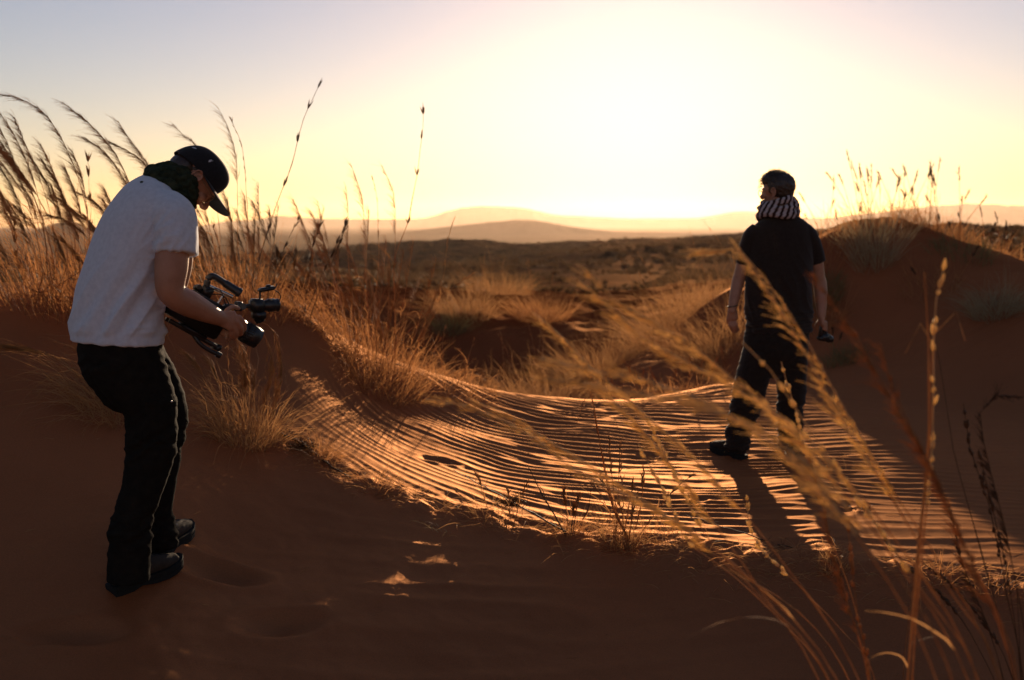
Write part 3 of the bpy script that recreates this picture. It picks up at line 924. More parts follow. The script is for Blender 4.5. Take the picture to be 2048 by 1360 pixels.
# twigs lying on the sand
def twig(label, pts, r, seed, lump=False, name='dry_twig'):
    rng = np.random.default_rng(seed)
    P = []
    for u, v, Y in pts:
        p = at(u, v, Y)
        P.append([p[0], p[1], max(p[2], hz(p[0], p[1]) + r * 0.6)])
    P, L = resample(catmull(P, 6), 22)
    P += rng.standard_normal(P.shape) * 0.0025
    mb = MB()
    tubes(mb, P[None], (r * (1 - 0.6 * np.linspace(0, 1, 22)))[None], 6)
    n = 16
    k = rng.integers(2, 21, n)
    C = curves(P[k], unit(rng.standard_normal((n, 3)) + Z * 0.6), rng.uniform(0.015, 0.06, n), np.zeros(n), np.array([1.0, 0, 0]), np.zeros(n), 4, 0.05, rng)
    tubes(mb, C, np.full((n, 4), 0.0009))
    if lump:
        n = 260; c = P[8]
        C = curves(c + rng.standard_normal((n, 3)) * [0.035, 0.02, 0.01], unit(rng.standard_normal((n, 3)) + [-0.8, 0, 0.3]), rng.uniform(0.02, 0.07, n), np.zeros(n), np.array([1.0, 0, 0]), np.zeros(n), 4, 0.03, rng)
        ribbons(mb, C, np.full((n, 4), 0.0022), rng=rng)
    o = mb.build(name, M['stalk_dark'])
    tag(o, label, 'twig')


twig('dark twig with a fuzzy tuft lying across the ripples', [(1132, 1072, 4.62), (1070, 1030, 4.7), (1000, 990, 5.0), (905, 940, 5.4)], 0.0045, 61, True)
twig('long thin stick lying across the end of the left leg shadow', [(1660, 1132, 4.2), (1560, 1095, 4.45), (1460, 1058, 4.62), (1372, 1030, 4.85)], 0.004, 62)
twig('small branched twig beside the right leg shadow', [(1740, 1018, 5.05), (1710, 1022, 5.0), (1690, 1015, 5.1)], 0.004, 63)
twig('dark dead branch lying on the sand lip at the left', [(555, 866, 5.25), (600, 885, 5.15), (650, 925, 5.0), (700, 955, 4.9)], 0.009, 64, True)
twig('thin dead stem lying along the lip at the right', [(1790, 1150, 4.15), (1900, 1165, 4.05), (2040, 1195, 3.95)], 0.004, 65)


def scatter_litter():
    rng = np.random.default_rng(77)
    n = 1500
    k = rng.random(n) * (len(LIP) - 3) + 1.4
    i = k.astype(int); f = (k - i)[:, None]
    P = LIP[i] * (1 - f) + LIP[i + 1] * f + rng.standard_normal((n, 2)) * [0.05, 0.10]
    base = np.stack([P[:, 0], P[:, 1], height(P[:, 0], P[:, 1]) + 0.004], 1)
    C = curves(base, unit(np.stack([rng.standard_normal(n) - 0.2, rng.standard_normal(n) * 0.6, 0.05 + 0.35 * np.abs(rng.standard_normal(n))], 1)), rng.uniform(0.02, 0.12, n), np.zeros(n), np.array([1.0, 0, 0]), np.full(n, .25), 5, 0.04, rng)
    mb = MB(); ribbons(mb, C, np.full((n, 5), 0.0019), rng=rng)
    # straw bits and seeds strewn over the sand
    n = 500
    X = rng.uniform(-2.5, 3.5, n); Y = rng.uniform(3.2, 9, n)
    base = np.stack([X, Y, height(X, Y) + 0.003], 1)
    C = curves(base, unit(np.stack([rng.standard_normal(n), rng.standard_normal(n), 0.1 * np.abs(rng.standard_normal(n))], 1)), rng.uniform(0.01, 0.05, n) * rng.choice([1, 1, 2.2], n), np.zeros(n), np.array([1.0, 0, 0]), np.full(n, .1), 4, 0.05, rng)
    ribbons(mb, C, np.full((n, 4), 0.0016), rng=rng)
    o = mb.build('straw_litter', M['straw'])
    tag(o, 'broken straw and dead leaves strewn along the sand lip', 'plant litter', kind='stuff')


scatter_litter()

# grasses of the right dune
G_R = 'dry grasses on the right dune'
for i, (u, v, Y, n, hh, sp, fr, fh, lab) in enumerate([
    (1655, 545, 10.9, 500, (0.12, 0.3), .16, 0, (.5, .9), 'low dark cushion of grass beside the sleeve of the man in black'),
    (1690, 700, 9.8, 260, (0.1, 0.3), .2, 2, (.3, .4), 'low tuft near the foot of the right dune'),
    (1920, 560, 11.0, 300, (0.1, 0.35), .35, 3, (.3, .5), 'low tuft under the falling crest of the right dune'),
    (1830, 445, 12.1, 200, (0.2, 0.5), .3, 8, (.5, .9), 'grasses just right of the top of the right dune'),
    (1650, 620, 10.6, 160, (0.25, 0.6), .2, 3, (.5, .8), 'clump on the face of the right dune beside the elbow of the man in black'),
    (1860, 600, 10.4, 120, (0.15, 0.4), .3, 2, (.3, .6), 'thin clump halfway down the face of the right dune'),
    (2010, 500, 12.4, 150, (0.2, 0.5), .3, 5, (.4, .9), 'grasses at the end of the falling crest by the right edge'),
    (1660, 475, 11.4, 160, (0.2, 0.55), .35, 8, (.5, .8), 'sparse grasses on the left shoulder of the right dune'),
    (1760, 448, 11.9, 240, (0.2, 0.6), .45, 11, (.55, .85), 'grasses standing on the very top of the right dune'),
    (1745, 600, 11.0, 260, (0.5, 1.1), .22, 9, (.9, 1.3), 'pale spreading clump on the dark face of the right dune'),
    (1870, 480, 11.8, 260, (0.2, 0.6), .4, 9, (.6, 1.0), 'tall grasses on the right shoulder of the right dune'),
    (1950, 520, 11.8, 160, (0.2, 0.5), .5, 5, (.4, .7), 'low grasses along the falling crest near the right edge'),
]):
    clump(lab, gp(u, v, Y), n, hh, sp, M['straw_pale'] if i == 9 else (M['straw_green'] if i < 3 else M['straw_red']), .3, (-0.05, 0, 0), .2, 0.0045, free=fr, free_h=fh, group=G_R, seed=90 + i, head='spike', r0=0.0036, dens=.9, frac=.2, blen=.10, hmat=M['stalk_dark'] if i != 9 else None)
clump('round pale bush on the shaded slope near the right edge', gp(1990, 665, 9.6), 620, (0.25, 0.7), .2, M['straw_pale'], .5, (0, 0, 0), .3, 0.003, group=G_R, seed=97, outward=1.0, name='grass_bush', cat='bush')

# brush in the hollow behind the ripples
G_M = 'brush in the hollow behind the ripples'
for i, (u, v, Y, n, hh, sp, fr, m_, lab) in enumerate([
    (1320, 765, 9.2, 420, (0.12, 0.3), .55, 16, 'straw_red', 'red-brown brush standing upright right behind the rippled sand'),
    (1235, 760, 9.8, 300, (0.2, 0.4), .4, 10, 'straw_red', 'brush at the left end of the red-brown stand'),
    (1420, 765, 10.0, 260, (0.2, 0.4), .4, 7, 'straw_red', 'brush beside the left leg of the man in black'),
    (1090, 755, 11.6, 800, (0.35, 0.75), .4, 6, 'straw', 'rounded golden bush in the middle of the hollow'),
    (1450, 735, 11.5, 700, (0.35, 0.7), .45, 6, 'straw', 'golden bush at the foot of the right dune beside the black-clad man'),
    (1390, 700, 12.5, 600, (0.35, 0.65), .4, 4, 'straw_red', 'rusty bush between the upright brush and the hazy ones'),
    (1190, 690, 13.5, 800, (0.4, 0.8), .45, 5, 'straw', 'bush behind the rounded golden one'),
    (960, 720, 12.0, 600, (0.3, 0.6), .4, 5, 'straw', 'bush at the left end of the hollow'),
    (1020, 785, 9.4, 200, (0.12, 0.25), .4, 4, 'straw_red', 'low brush at the back edge of the lit sand'),
    (1340, 660, 14.5, 1300, (0.4, 0.9), .6, 5, 'straw', 'hazy bush left of the man in black under the glow'),
    (1440, 640, 15.5, 1100, (0.4, 0.9), .6, 5, 'straw', 'hazy bush touching the arm of the man in black'),
    (1080, 640, 17.0, 700, (0.4, 0.7), .4, 3, 'straw_red', 'rusty bush beyond the hollow'),
    (930, 655, 17.0, 600, (0.3, 0.7), .5, 3, 'straw', 'pale bush beside the far red dune'),
    (1000, 590, 21.0, 500, (0.4, 0.8), .6, 3, 'straw', 'bush on the crest of the far red dune'),
    (900, 640, 16.0, 260, (0.3, 0.55), .25, 1, 'straw_green', 'greenish tussock on the far red dune'),
]):
    clump(lab, gp(u, v, Y), n, (hh[0], hh[1] * 1.5), sp, M[m_], .4, (-0.1, 0, 0), .3, 0.0045, free=fr, free_h=(hh[1] * 1.4, hh[1] * 1.9), group=G_M, seed=110 + i, head='spike', r0=0.002, dens=.5, outward=.7, name='grass_bush', cat='bush')


def scrub_cover():
    """far scrub: thousands of small shrubs that read as one cover"""
    rng = np.random.default_rng(5)
    mb = MB()
    n = 34000
    r = 22 * (320 / 22.0) ** rng.random(n)
    a = rng.uniform(-0.62, 0.62, n)
    X = r * np.sin(a); Y = r * np.cos(a)
    dn = fbm(X / 14, Y / 22, 201, 4)
    keep = dn > rng.uniform(-0.35, 0.35, n)
    X, Y, r = X[keep], Y[keep], r[keep]
    n = len(X)
    z = height(X, Y)
    K = 18
    s = rng.uniform(0.12, 0.38, n) * np.clip(r / 60, 0.6, 1.5)
    d = unit(rng.standard_normal((n, K, 3)) * [1, 1, 0.7] + [0, 0, 0.7])
    b = np.stack([X, Y, z], 1)[:, None, :]
    p0 = b + d * s[:, None, None] * 0.1
    p1 = b + d * (s[:, None] * rng.uniform(0.5, 1.1, (n, K)))[..., None]
    C = np.stack([p0, (p0 + p1) / 2 + [0, 0, 0.02], p1], 2).reshape(-1, 3, 3)
    W = np.repeat(s * 0.22, K)[:, None] * np.array([[0.5, 1, 0.15]])
    ribbons(mb, C, W, rng=rng)
    o = mb.build('scrub', M['scrub'])
    tag(o, 'low scrub covering the far dunes and the valley', 'scrub', kind='stuff')


M['scrub'] = grass_mat('scrub', (0.06, 0.036, 0.018), (0.17, 0.095, 0.042), 0.25)
scrub_cover()

# ------------------------------------------------------------------ people
M['skin'] = noisy('skin', (0.28, 0.125, 0.07), (0.36, 0.17, 0.10), 18, 0.5, 0.25, 120, spec=0.4, dist=0.002)
M['skin'].node_tree.nodes['Principled BSDF'].inputs['Subsurface Weight'].default_value = 0.06
M['skin'].node_tree.nodes['Principled BSDF'].inputs['Subsurface Radius'].default_value = (0.02, 0.008, 0.004)
M['white_cotton'] = noisy('white_cotton', (0.45, 0.47, 0.52), (0.55, 0.57, 0.62), 60, 0.9, 0.25, 500, spec=0.1, dist=0.001, sheen=0.3)
M['black_cotton'] = noisy('black_cotton', (0.018, 0.012, 0.009), (0.026, 0.018, 0.014), 60, 0.9, 0.2, 400, spec=0.1, dist=0.001, sheen=0.15)
M['olive_canvas'] = noisy('olive_canvas', (0.008, 0.007, 0.006), (0.016, 0.013, 0.010), 30, 0.95, 0.3, 300, spec=0.05, dist=0.001, sheen=0.0)
M['black_denim'] = noisy('black_denim', (0.014, 0.010, 0.008), (0.022, 0.016, 0.012), 30, 0.9, 0.3, 300, spec=0.1, dist=0.001, sheen=0.1)
M['cap_black'] = noisy('cap_black', (0.008, 0.008, 0.009), (0.014, 0.014, 0.015), 80, 0.85, 0.2, 400, spec=0.15, dist=0.001, sheen=0.1)
M['scarf_green'] = noisy('scarf_green', (0.006, 0.010, 0.005), (0.040, 0.045, 0.024), 38, 0.95, 0.5, 220, spec=0.1, dist=0.002)
M['boot_suede'] = noisy('boot_suede', (0.028, 0.021, 0.016), (0.05, 0.037, 0.029), 25, 0.85, 0.3, 260, spec=0.2, dist=0.001)
M['rubber'] = noisy('rubber', (0.010, 0.010, 0.010), (0.018, 0.018, 0.017), 40, 0.85, 0.2, spec=0.15, dist=0.002)
M['cam_black'] = noisy('cam_black', (0.008, 0.008, 0.009), (0.014, 0.014, 0.015), 60, 0.38, 0.1, 400, spec=0.5, dist=0.0005)
M['metal'] = noisy('metal', (0.45, 0.43, 0.40), (0.6, 0.58, 0.55), 40, 0.25, spec=0.5)
M['metal'].node_tree.nodes['Principled BSDF'].inputs['Metallic'].default_value = 0.9
M['hair'] = noisy('hair', (0.018, 0.009, 0.005), (0.04, 0.02, 0.01), 90, 0.45, 0.3, 300, spec=0.5, dist=0.002)
M['patch'] = noisy('patch_thread', (0.35, 0.34, 0.36), (0.5, 0.5, 0.52), 200, 0.7, spec=0.2)
M['glass_frame'] = noisy('glass_frame', (0.10, 0.05, 0.02), (0.2, 0.1, 0.04), 30, 0.3, spec=0.6)
M['wood_band'] = noisy('leather_band', (0.02, 0.012, 0.008), (0.05, 0.03, 0.02), 60, 0.6)


def glass_mat():
    m, n, b = new_mat('lens_glass')
    b.inputs['Base Color'].default_value = (0.02, 0.02, 0.03, 1)
    b.inputs['Roughness'].default_value = 0.05
    b.inputs['Specular IOR Level'].default_value = 0.8
    b.inputs['Coat Weight'].default_value = 0.6
    return m


M['lens'] = glass_mat()


def clear_mat():
    m, n, b = new_mat('clear_lens')
    b.inputs['Roughness'].default_value = 0.02
    b.inputs['Transmission Weight'].default_value = 1.0
    b.inputs['IOR'].default_value = 1.05
    return m


M['clear'] = clear_mat()


def loft_rows(mb, rows, uref, k=24, per=6, cap=True, ends=True):
    """rows: (point, half width along uref, half depth); one closed tapered body"""
    P = catmull([r[0] for r in rows], per)
    n = len(P)
    t = np.linspace(0, len(rows) - 1, n)
    A = np.interp(t, range(len(rows)), [r[1] for r in rows])
    B = np.interp(t, range(len(rows)), [r[2] if len(r) > 2 else r[1] for r in rows])
    ker = np.array([1, 2, 3, 2, 1.0]); ker /= ker.sum()
    if n > 8:
        A = np.convolve(np.pad(A, 2, mode='edge'), ker, 'valid'); B = np.convolve(np.pad(B, 2, mode='edge'), ker, 'valid')
    T = unit(np.gradient(P, axis=0))
    U = np.asarray(uref, float)[None] - (T @ np.asarray(uref, float))[:, None] * T
    U = unit(U); V = np.cross(T, U)
    if ends:      # rounded ends
        def endcap(p, t_, a, b, sgn):
            out = []
            for q in (0.35, 0.65, 0.85, 0.96):
                out.append((p + t_ * sgn * min(a, b) * q * 0.9, a * math.sqrt(1 - q * q), b * math.sqrt(1 - q * q)))
            return out
        e1 = endcap(P[-1], T[-1], A[-1], B[-1], 1); e0 = endcap(P[0], T[0], A[0], B[0], -1)[::-1]
        P = np.concatenate([[e[0] for e in e0], P, [e[0] for e in e1]])
        A = np.concatenate([[e[1] for e in e0], A, [e[1] for e in e1]]); B = np.concatenate([[e[2] for e in e0], B, [e[2] for e in e1]])
        U = np.concatenate([np.repeat(U[:1], 4, 0), U, np.repeat(U[-1:], 4, 0)]); V = np.concatenate([np.repeat(V[:1], 4, 0), V, np.repeat(V[-1:], 4, 0)])
    n = len(P)
    an = np.arange(k) * 2 * np.pi / k
    R_ = P[:, None] + (A[:, None] * np.cos(an))[..., None] * U[:, None] + (B[:, None] * np.sin(an))[..., None] * V[:, None]
    idx = np.arange(n * k).reshape(n, k)
    a = idx[:-1]; b = np.roll(a, -1, 1); c = idx[1:]; d = np.roll(c, -1, 1)
    mb.add(R_.reshape(-1, 3), np.stack([a, b, d, c], -1).reshape(-1, 4))
    if cap:
        for row, p, fl in ((0, P[0], True), (n - 1, P[-1], False)):
            ring = R_[row]; vv = np.concatenate([ring, [p]])
            i = np.arange(k); j = (i + 1) % k
            f = np.stack([j, i, np.full(k, k)], 1) if fl else np.stack([i, j, np.full(k, k)], 1)
            mb.add(vv, f)
    return mb


def limb(mb, rows, uref=(0, 1, 0.01), k=18, per=6, ends=True):
    return loft_rows(mb, [(r[0], r[1], r[2] if len(r) > 2 else r[1]) for r in rows], uref, k, per, ends=ends)


def ellip(mb, c, ax, k=20):
    """ellipsoid: centre c, ax = three axis vectors already scaled"""
    c = np.asarray(c, float); ax = np.asarray(ax, float)
    th = np.linspace(0, np.pi, k // 2 + 1)[1:-1]; ph = np.arange(k) * 2 * np.pi / k
    V = [c + ax[2]]
    for t in th:
        for p in ph: V.append(c + ax[0] * math.sin(t) * math.cos(p) + ax[1] * math.sin(t) * math.sin(p) + ax[2] * math.cos(t))
    V.append(c - ax[2])
    n = len(th); idx = 1 + np.arange(n * k).reshape(n, k)
    a = idx[:-1]; b = np.roll(a, -1, 1); d = idx[1:]; e = np.roll(d, -1, 1)
    mb.add(V, np.stack([a, d, e, b], -1).reshape(-1, 4))
    i = idx[0]; mb.add(V, np.stack([np.zeros(k, int), i, np.roll(i, -1)], 1))
    i = idx[-1]; mb.add(V, np.stack([np.full(k, len(V) - 1), np.roll(i, -1), i], 1))
    return mb


def fuse(mb, name, m, parent, voxel=0.005, smooth=4, disp=None, cut=None):
    """grow ONE continuous surface over overlapping bodies"""
    me = mb.mesh(name + '_src')
    o = bpy.data.objects.new('tmp', me); COL.objects.link(o)
    r = o.modifiers.new('r', 'REMESH'); r.mode = 'VOXEL'; r.voxel_size = voxel; r.adaptivity = 0
    s = o.modifiers.new('s', 'SMOOTH'); s.factor = 0.5; s.iterations = smooth
    dg = bpy.context.evaluated_depsgraph_get()
    me2 = bpy.data.meshes.new_from_object(o.evaluated_get(dg))
    bpy.data.objects.remove(o); bpy.data.meshes.remove(me)
    n = len(me2.vertices)
    co = np.empty(n * 3, np.float32); me2.vertices.foreach_get('co', co); co = co.reshape(-1, 3).astype(float)
    no = np.empty(n * 3, np.float32); me2.vertices.foreach_get('normal', no); no = no.reshape(-1, 3).astype(float)
    if disp is not None:
        co = co + no * disp(co, no)[:, None]
        me2.vertices.foreach_set('co', co.astype(np.float32).ravel())
    if cut is not None:
        bm = bmesh.new(); bm.from_mesh(me2); bm.verts.ensure_lookup_table()
        kill = [bm.verts[i] for i in np.nonzero(cut(co))[0]]
        bmesh.ops.delete(bm, geom=kill, context='VERTS')
        bm.to_mesh(me2); bm.free()
    me2.name = name
    me2.update()
    return link_mesh(name, me2, m, parent)


def noise3(co, s, seed=0, ax=(1, 1, 1)):
    x = co[:, 0] * s * ax[0]; y = co[:, 1] * s * ax[1]; z = co[:, 2] * s * ax[2]
    return (pnoise(x + y * 0.7, z - y * 0.6 + x * 0.2, seed) + pnoise(y * 1.1 - x * .5, z + x * 0.6 + 7, seed + 1)) * 0.7


def ridged(n): return 1 - np.abs(n) * 2


def proj(co):
    p = co - np.array([0, 0, CAM_Z])
    f = p[:, 1] * CP - p[:, 2] * SP
    b = p[:, 1] * SP + p[:, 2] * CP
    return 1024 + p[:, 0] / f * F_PX, 680 - b / f * F_PX


def ground_hit(u, v):
    d = ray(u, v); o = np.array([0, 0, CAM_Z])
    t = np.linspace(2.2, 14, 1400)
    P = o + d[None] * (t / d[1])[:, None]
    g = P[:, 2] - height(P[:, 0], P[:, 1])
    i = int(np.argmax(g < 0))
    return P[i]


def head_parts(mb, c, f, l, up, s=1.0, jaw=1.0):
    """a human head in the frame (f forward, l left, up); origin between the ears"""
    f, l, up = [np.asarray(a, float) for a in (f, l, up)]
    q = lambda x, y, z: c + (f * x + l * y + up * z) * s

    def E(x, y, z, a, b, h, tilt=0.0):
        F2 = f * math.cos(tilt) - up * math.sin(tilt); U2 = up * math.cos(tilt) + f * math.sin(tilt)
        ellip(mb, q(x, y, z), [F2 * a * s, l * b * s, U2 * h * s])
    E(-0.008, 0, 0.035, 0.096, 0.075, 0.085)      # cranium
    E(0.02, 0, 0.02, 0.075, 0.068, 0.085)
    E(0.035, 0, -0.03, 0.055, 0.056, 0.07, 0.15)  # face
    E(0.045, 0, -0.075, 0.042, 0.042, 0.035)      # jaw
    E(0.072, 0, -0.1, 0.02, 0.022, 0.018)         # chin
    for y in (-1, 1):
        E(0.02, y * 0.045, -0.068, 0.035, 0.013, 0.02, 0.5)   # jaw angle
        E(0.068, y * 0.038, -0.02, 0.022, 0.02, 0.018)        # cheek bone
        E(0.080, y * 0.031, 0.007, 0.012, 0.014, 0.011)       # eye
        E(0.086, y * 0.026, 0.026, 0.011, 0.022, 0.007)       # brow
        # ear: shell and rim
        e = lambda a, z: q(-0.004 + a, y * (0.078 + 0.010 * (a < 0)), -0.006 + z)
        ellip(mb, q(-0.004, y * 0.076, -0.006), [(f * 0.016) * s, (l * 0.007 - f * y * 0.003) * s, up * 0.028 * s])
        rim = [e(0.014, 0.0), e(0.016, 0.016), e(0.004, 0.030), e(-0.012, 0.027), e(-0.020, 0.010), e(-0.016, -0.012), e(-0.004, -0.028), e(0.008, -0.03)]
        limb(mb, [(p + l * y * 0.005 * s, 0.0045 * s) for p in rim], up, 8, 4)
    limb(mb, [(q(0.092, 0, 0.018), 0.007 * s), (q(0.104, 0, -0.006), 0.0085 * s), (q(0.114, 0, -0.024), 0.0115 * s), (q(0.104, 0, -0.032), 0.011 * s)], l, 12, 4)
    for y in (-1, 1): E(0.1, y * 0.011, -0.029, 0.009, 0.007, 0.007)
    E(0.088, 0, -0.056, 0.012, 0.024, 0.006)
    E(0.086, 0, -0.068, 0.012, 0.020, 0.007)
    E(0.074, 0, -0.06, 0.018, 0.032, 0.024)
    return q


def hand_parts(mb, wrist, palm, fingers, thumb, nrm, s=1.0):
    """palm plus five separate fingers, each a bent tapering chain"""
    limb(mb, [(wrist, 0.028 * s, 0.020 * s), (palm, 0.040 * s, 0.015 * s)], nrm, 16, 5)
    for ch, r in fingers:
        limb(mb, [(p, r * (1 - 0.09 * i)) for i, p in enumerate(ch)], nrm, 10, 4)
        for p in ch[1:-1]: ellip(mb, p, np.eye(3) * r * 1.05, 8)
    limb(mb, [(p, 0.0105 * (1 - 0.05 * i)) for i, p in enumerate(thumb)], nrm, 10, 4)


def boot(parent, heel, toe, mat_up, name='boot', high=0.12, laces=True, wide=1.0):
    heel = np.asarray(heel, float); toe = np.asarray(toe, float)
    d = toe - heel; d[2] = 0
    yaw = math.atan2(d[1], d[0]); L = 0.305
    f = np.array([math.cos(yaw), math.sin(yaw), 0]); sl_ = (hz(*(heel + f * 0.28)[:2]) - hz(*heel[:2])) / 0.28
    f = unit(np.array([f[0], f[1], sl_])); l = np.array([-math.sin(yaw), math.cos(yaw), 0]); up = np.cross(f, l)
    o = np.array([heel[0], heel[1], hz(heel[0], heel[1]) - 0.012])
    q = lambda a, b, c: o + f * a + l * b + up * c
    # sole: outline with a heel block
    prof = [(0.0, 0.030), (0.02, 0.037), (0.07, 0.037), (0.11, 0.034), (0.16, 0.044), (0.21, 0.049), (0.25, 0.046), (0.285, 0.034), (0.305, 0.012)]
    mb = MB()
    for z0, z1, g in ((0.0, 0.016, 0.003), (0.016, 0.024, 0.0005), (0.024, 0.038, 0.0035)):
        pts = [(a, b * wide + g) for a, b in prof] + [(a, -b * wide - g) for a, b in prof[::-1]]
        n = len(pts)
        lift = lambda a: 0.022 * max(0, (a - 0.2) / 0.1) ** 2 + (0.0 if z0 else 0)
        V = [q(a, b, z0 + lift(a) + (0.008 if (z0 == 0 and 0.085 < a < 0.14) else 0)) for a, b in pts] + [q(a, b, z1 + lift(a)) for a, b in pts]
        V += [q(0.15, 0, z0), q(0.15, 0, z1)]
        i = np.arange(n); j = (i + 1) % n
        mb.add(V, np.stack([j, i, i + n, j + n], 1))
        mb.add(V, np.stack([i, j, np.full(n, 2 * n)], 1)); mb.add(V, np.stack([j + n, i + n, np.full(n, 2 * n + 1)], 1))
    up_mb = MB()
    for rows in ([(q(0.03, 0, 0.07), 0.036, 0.045), (q(0.10, 0, 0.068), 0.037, 0.044), (q(0.17, 0, 0.062), 0.043, 0.038), (q(0.225, 0, 0.056), 0.045, 0.030), (q(0.268, 0, 0.052), 0.036, 0.022)],
                 [(q(0.055, 0, 0.07), 0.036, 0.042), (q(0.055, 0, high), 0.042, 0.046)]):
        loft_rows(up_mb, [(p, a * wide, b) for p, a, b in rows], l, 20, 6)
    b_ = fuse(up_mb, name, mat_up, parent, 0.005, 5, lambda c, n_: 0.0012 * noise3(c, 40, 3))
    mb.build('sole', M['rubber'], b_, smooth=False)
    if laces:
        lb = MB()
        for k in range(5):
            a = 0.115 + k * 0.022; z = 0.112 - k * 0.0055
            for sgn in (1, -1):
                P = catmull([q(a, 0.024 * sgn, z - 0.014), q(a + 0.008, 0, z), q(a + 0.018, -0.024 * sgn, z - 0.018)], 5)
                tubes(lb, P[None], np.full((1, len(P)), 0.0025), 5)
        lb.build('laces', M['rubber'], b_)
        eb = MB()
        for k in range(5):
            a = 0.115 + k * 0.022; z = 0.112 - k * 0.0055
            for sgn in (1, -1): ellip(eb, q(a, 0.027 * sgn, z - 0.014), np.eye(3) * 0.0036, 8)
        eb.build('eyelets', M['metal'], b_)
    return b_


# ---- the man with the video camera
A1 = R(32)
F1 = np.array([math.cos(A1), math.sin(A1), 0]); R1 = np.array([math.sin(A1), -math.cos(A1), 0])
O1 = at(235, 675, 3.62)
CAM0 = np.array([0, 0, CAM_Z])


def PL(u, v, r=0.0):
    d = ray(u, v)
    t = (r + (O1 - CAM0) @ R1) / (d @ R1)
    return CAM0 + d * t


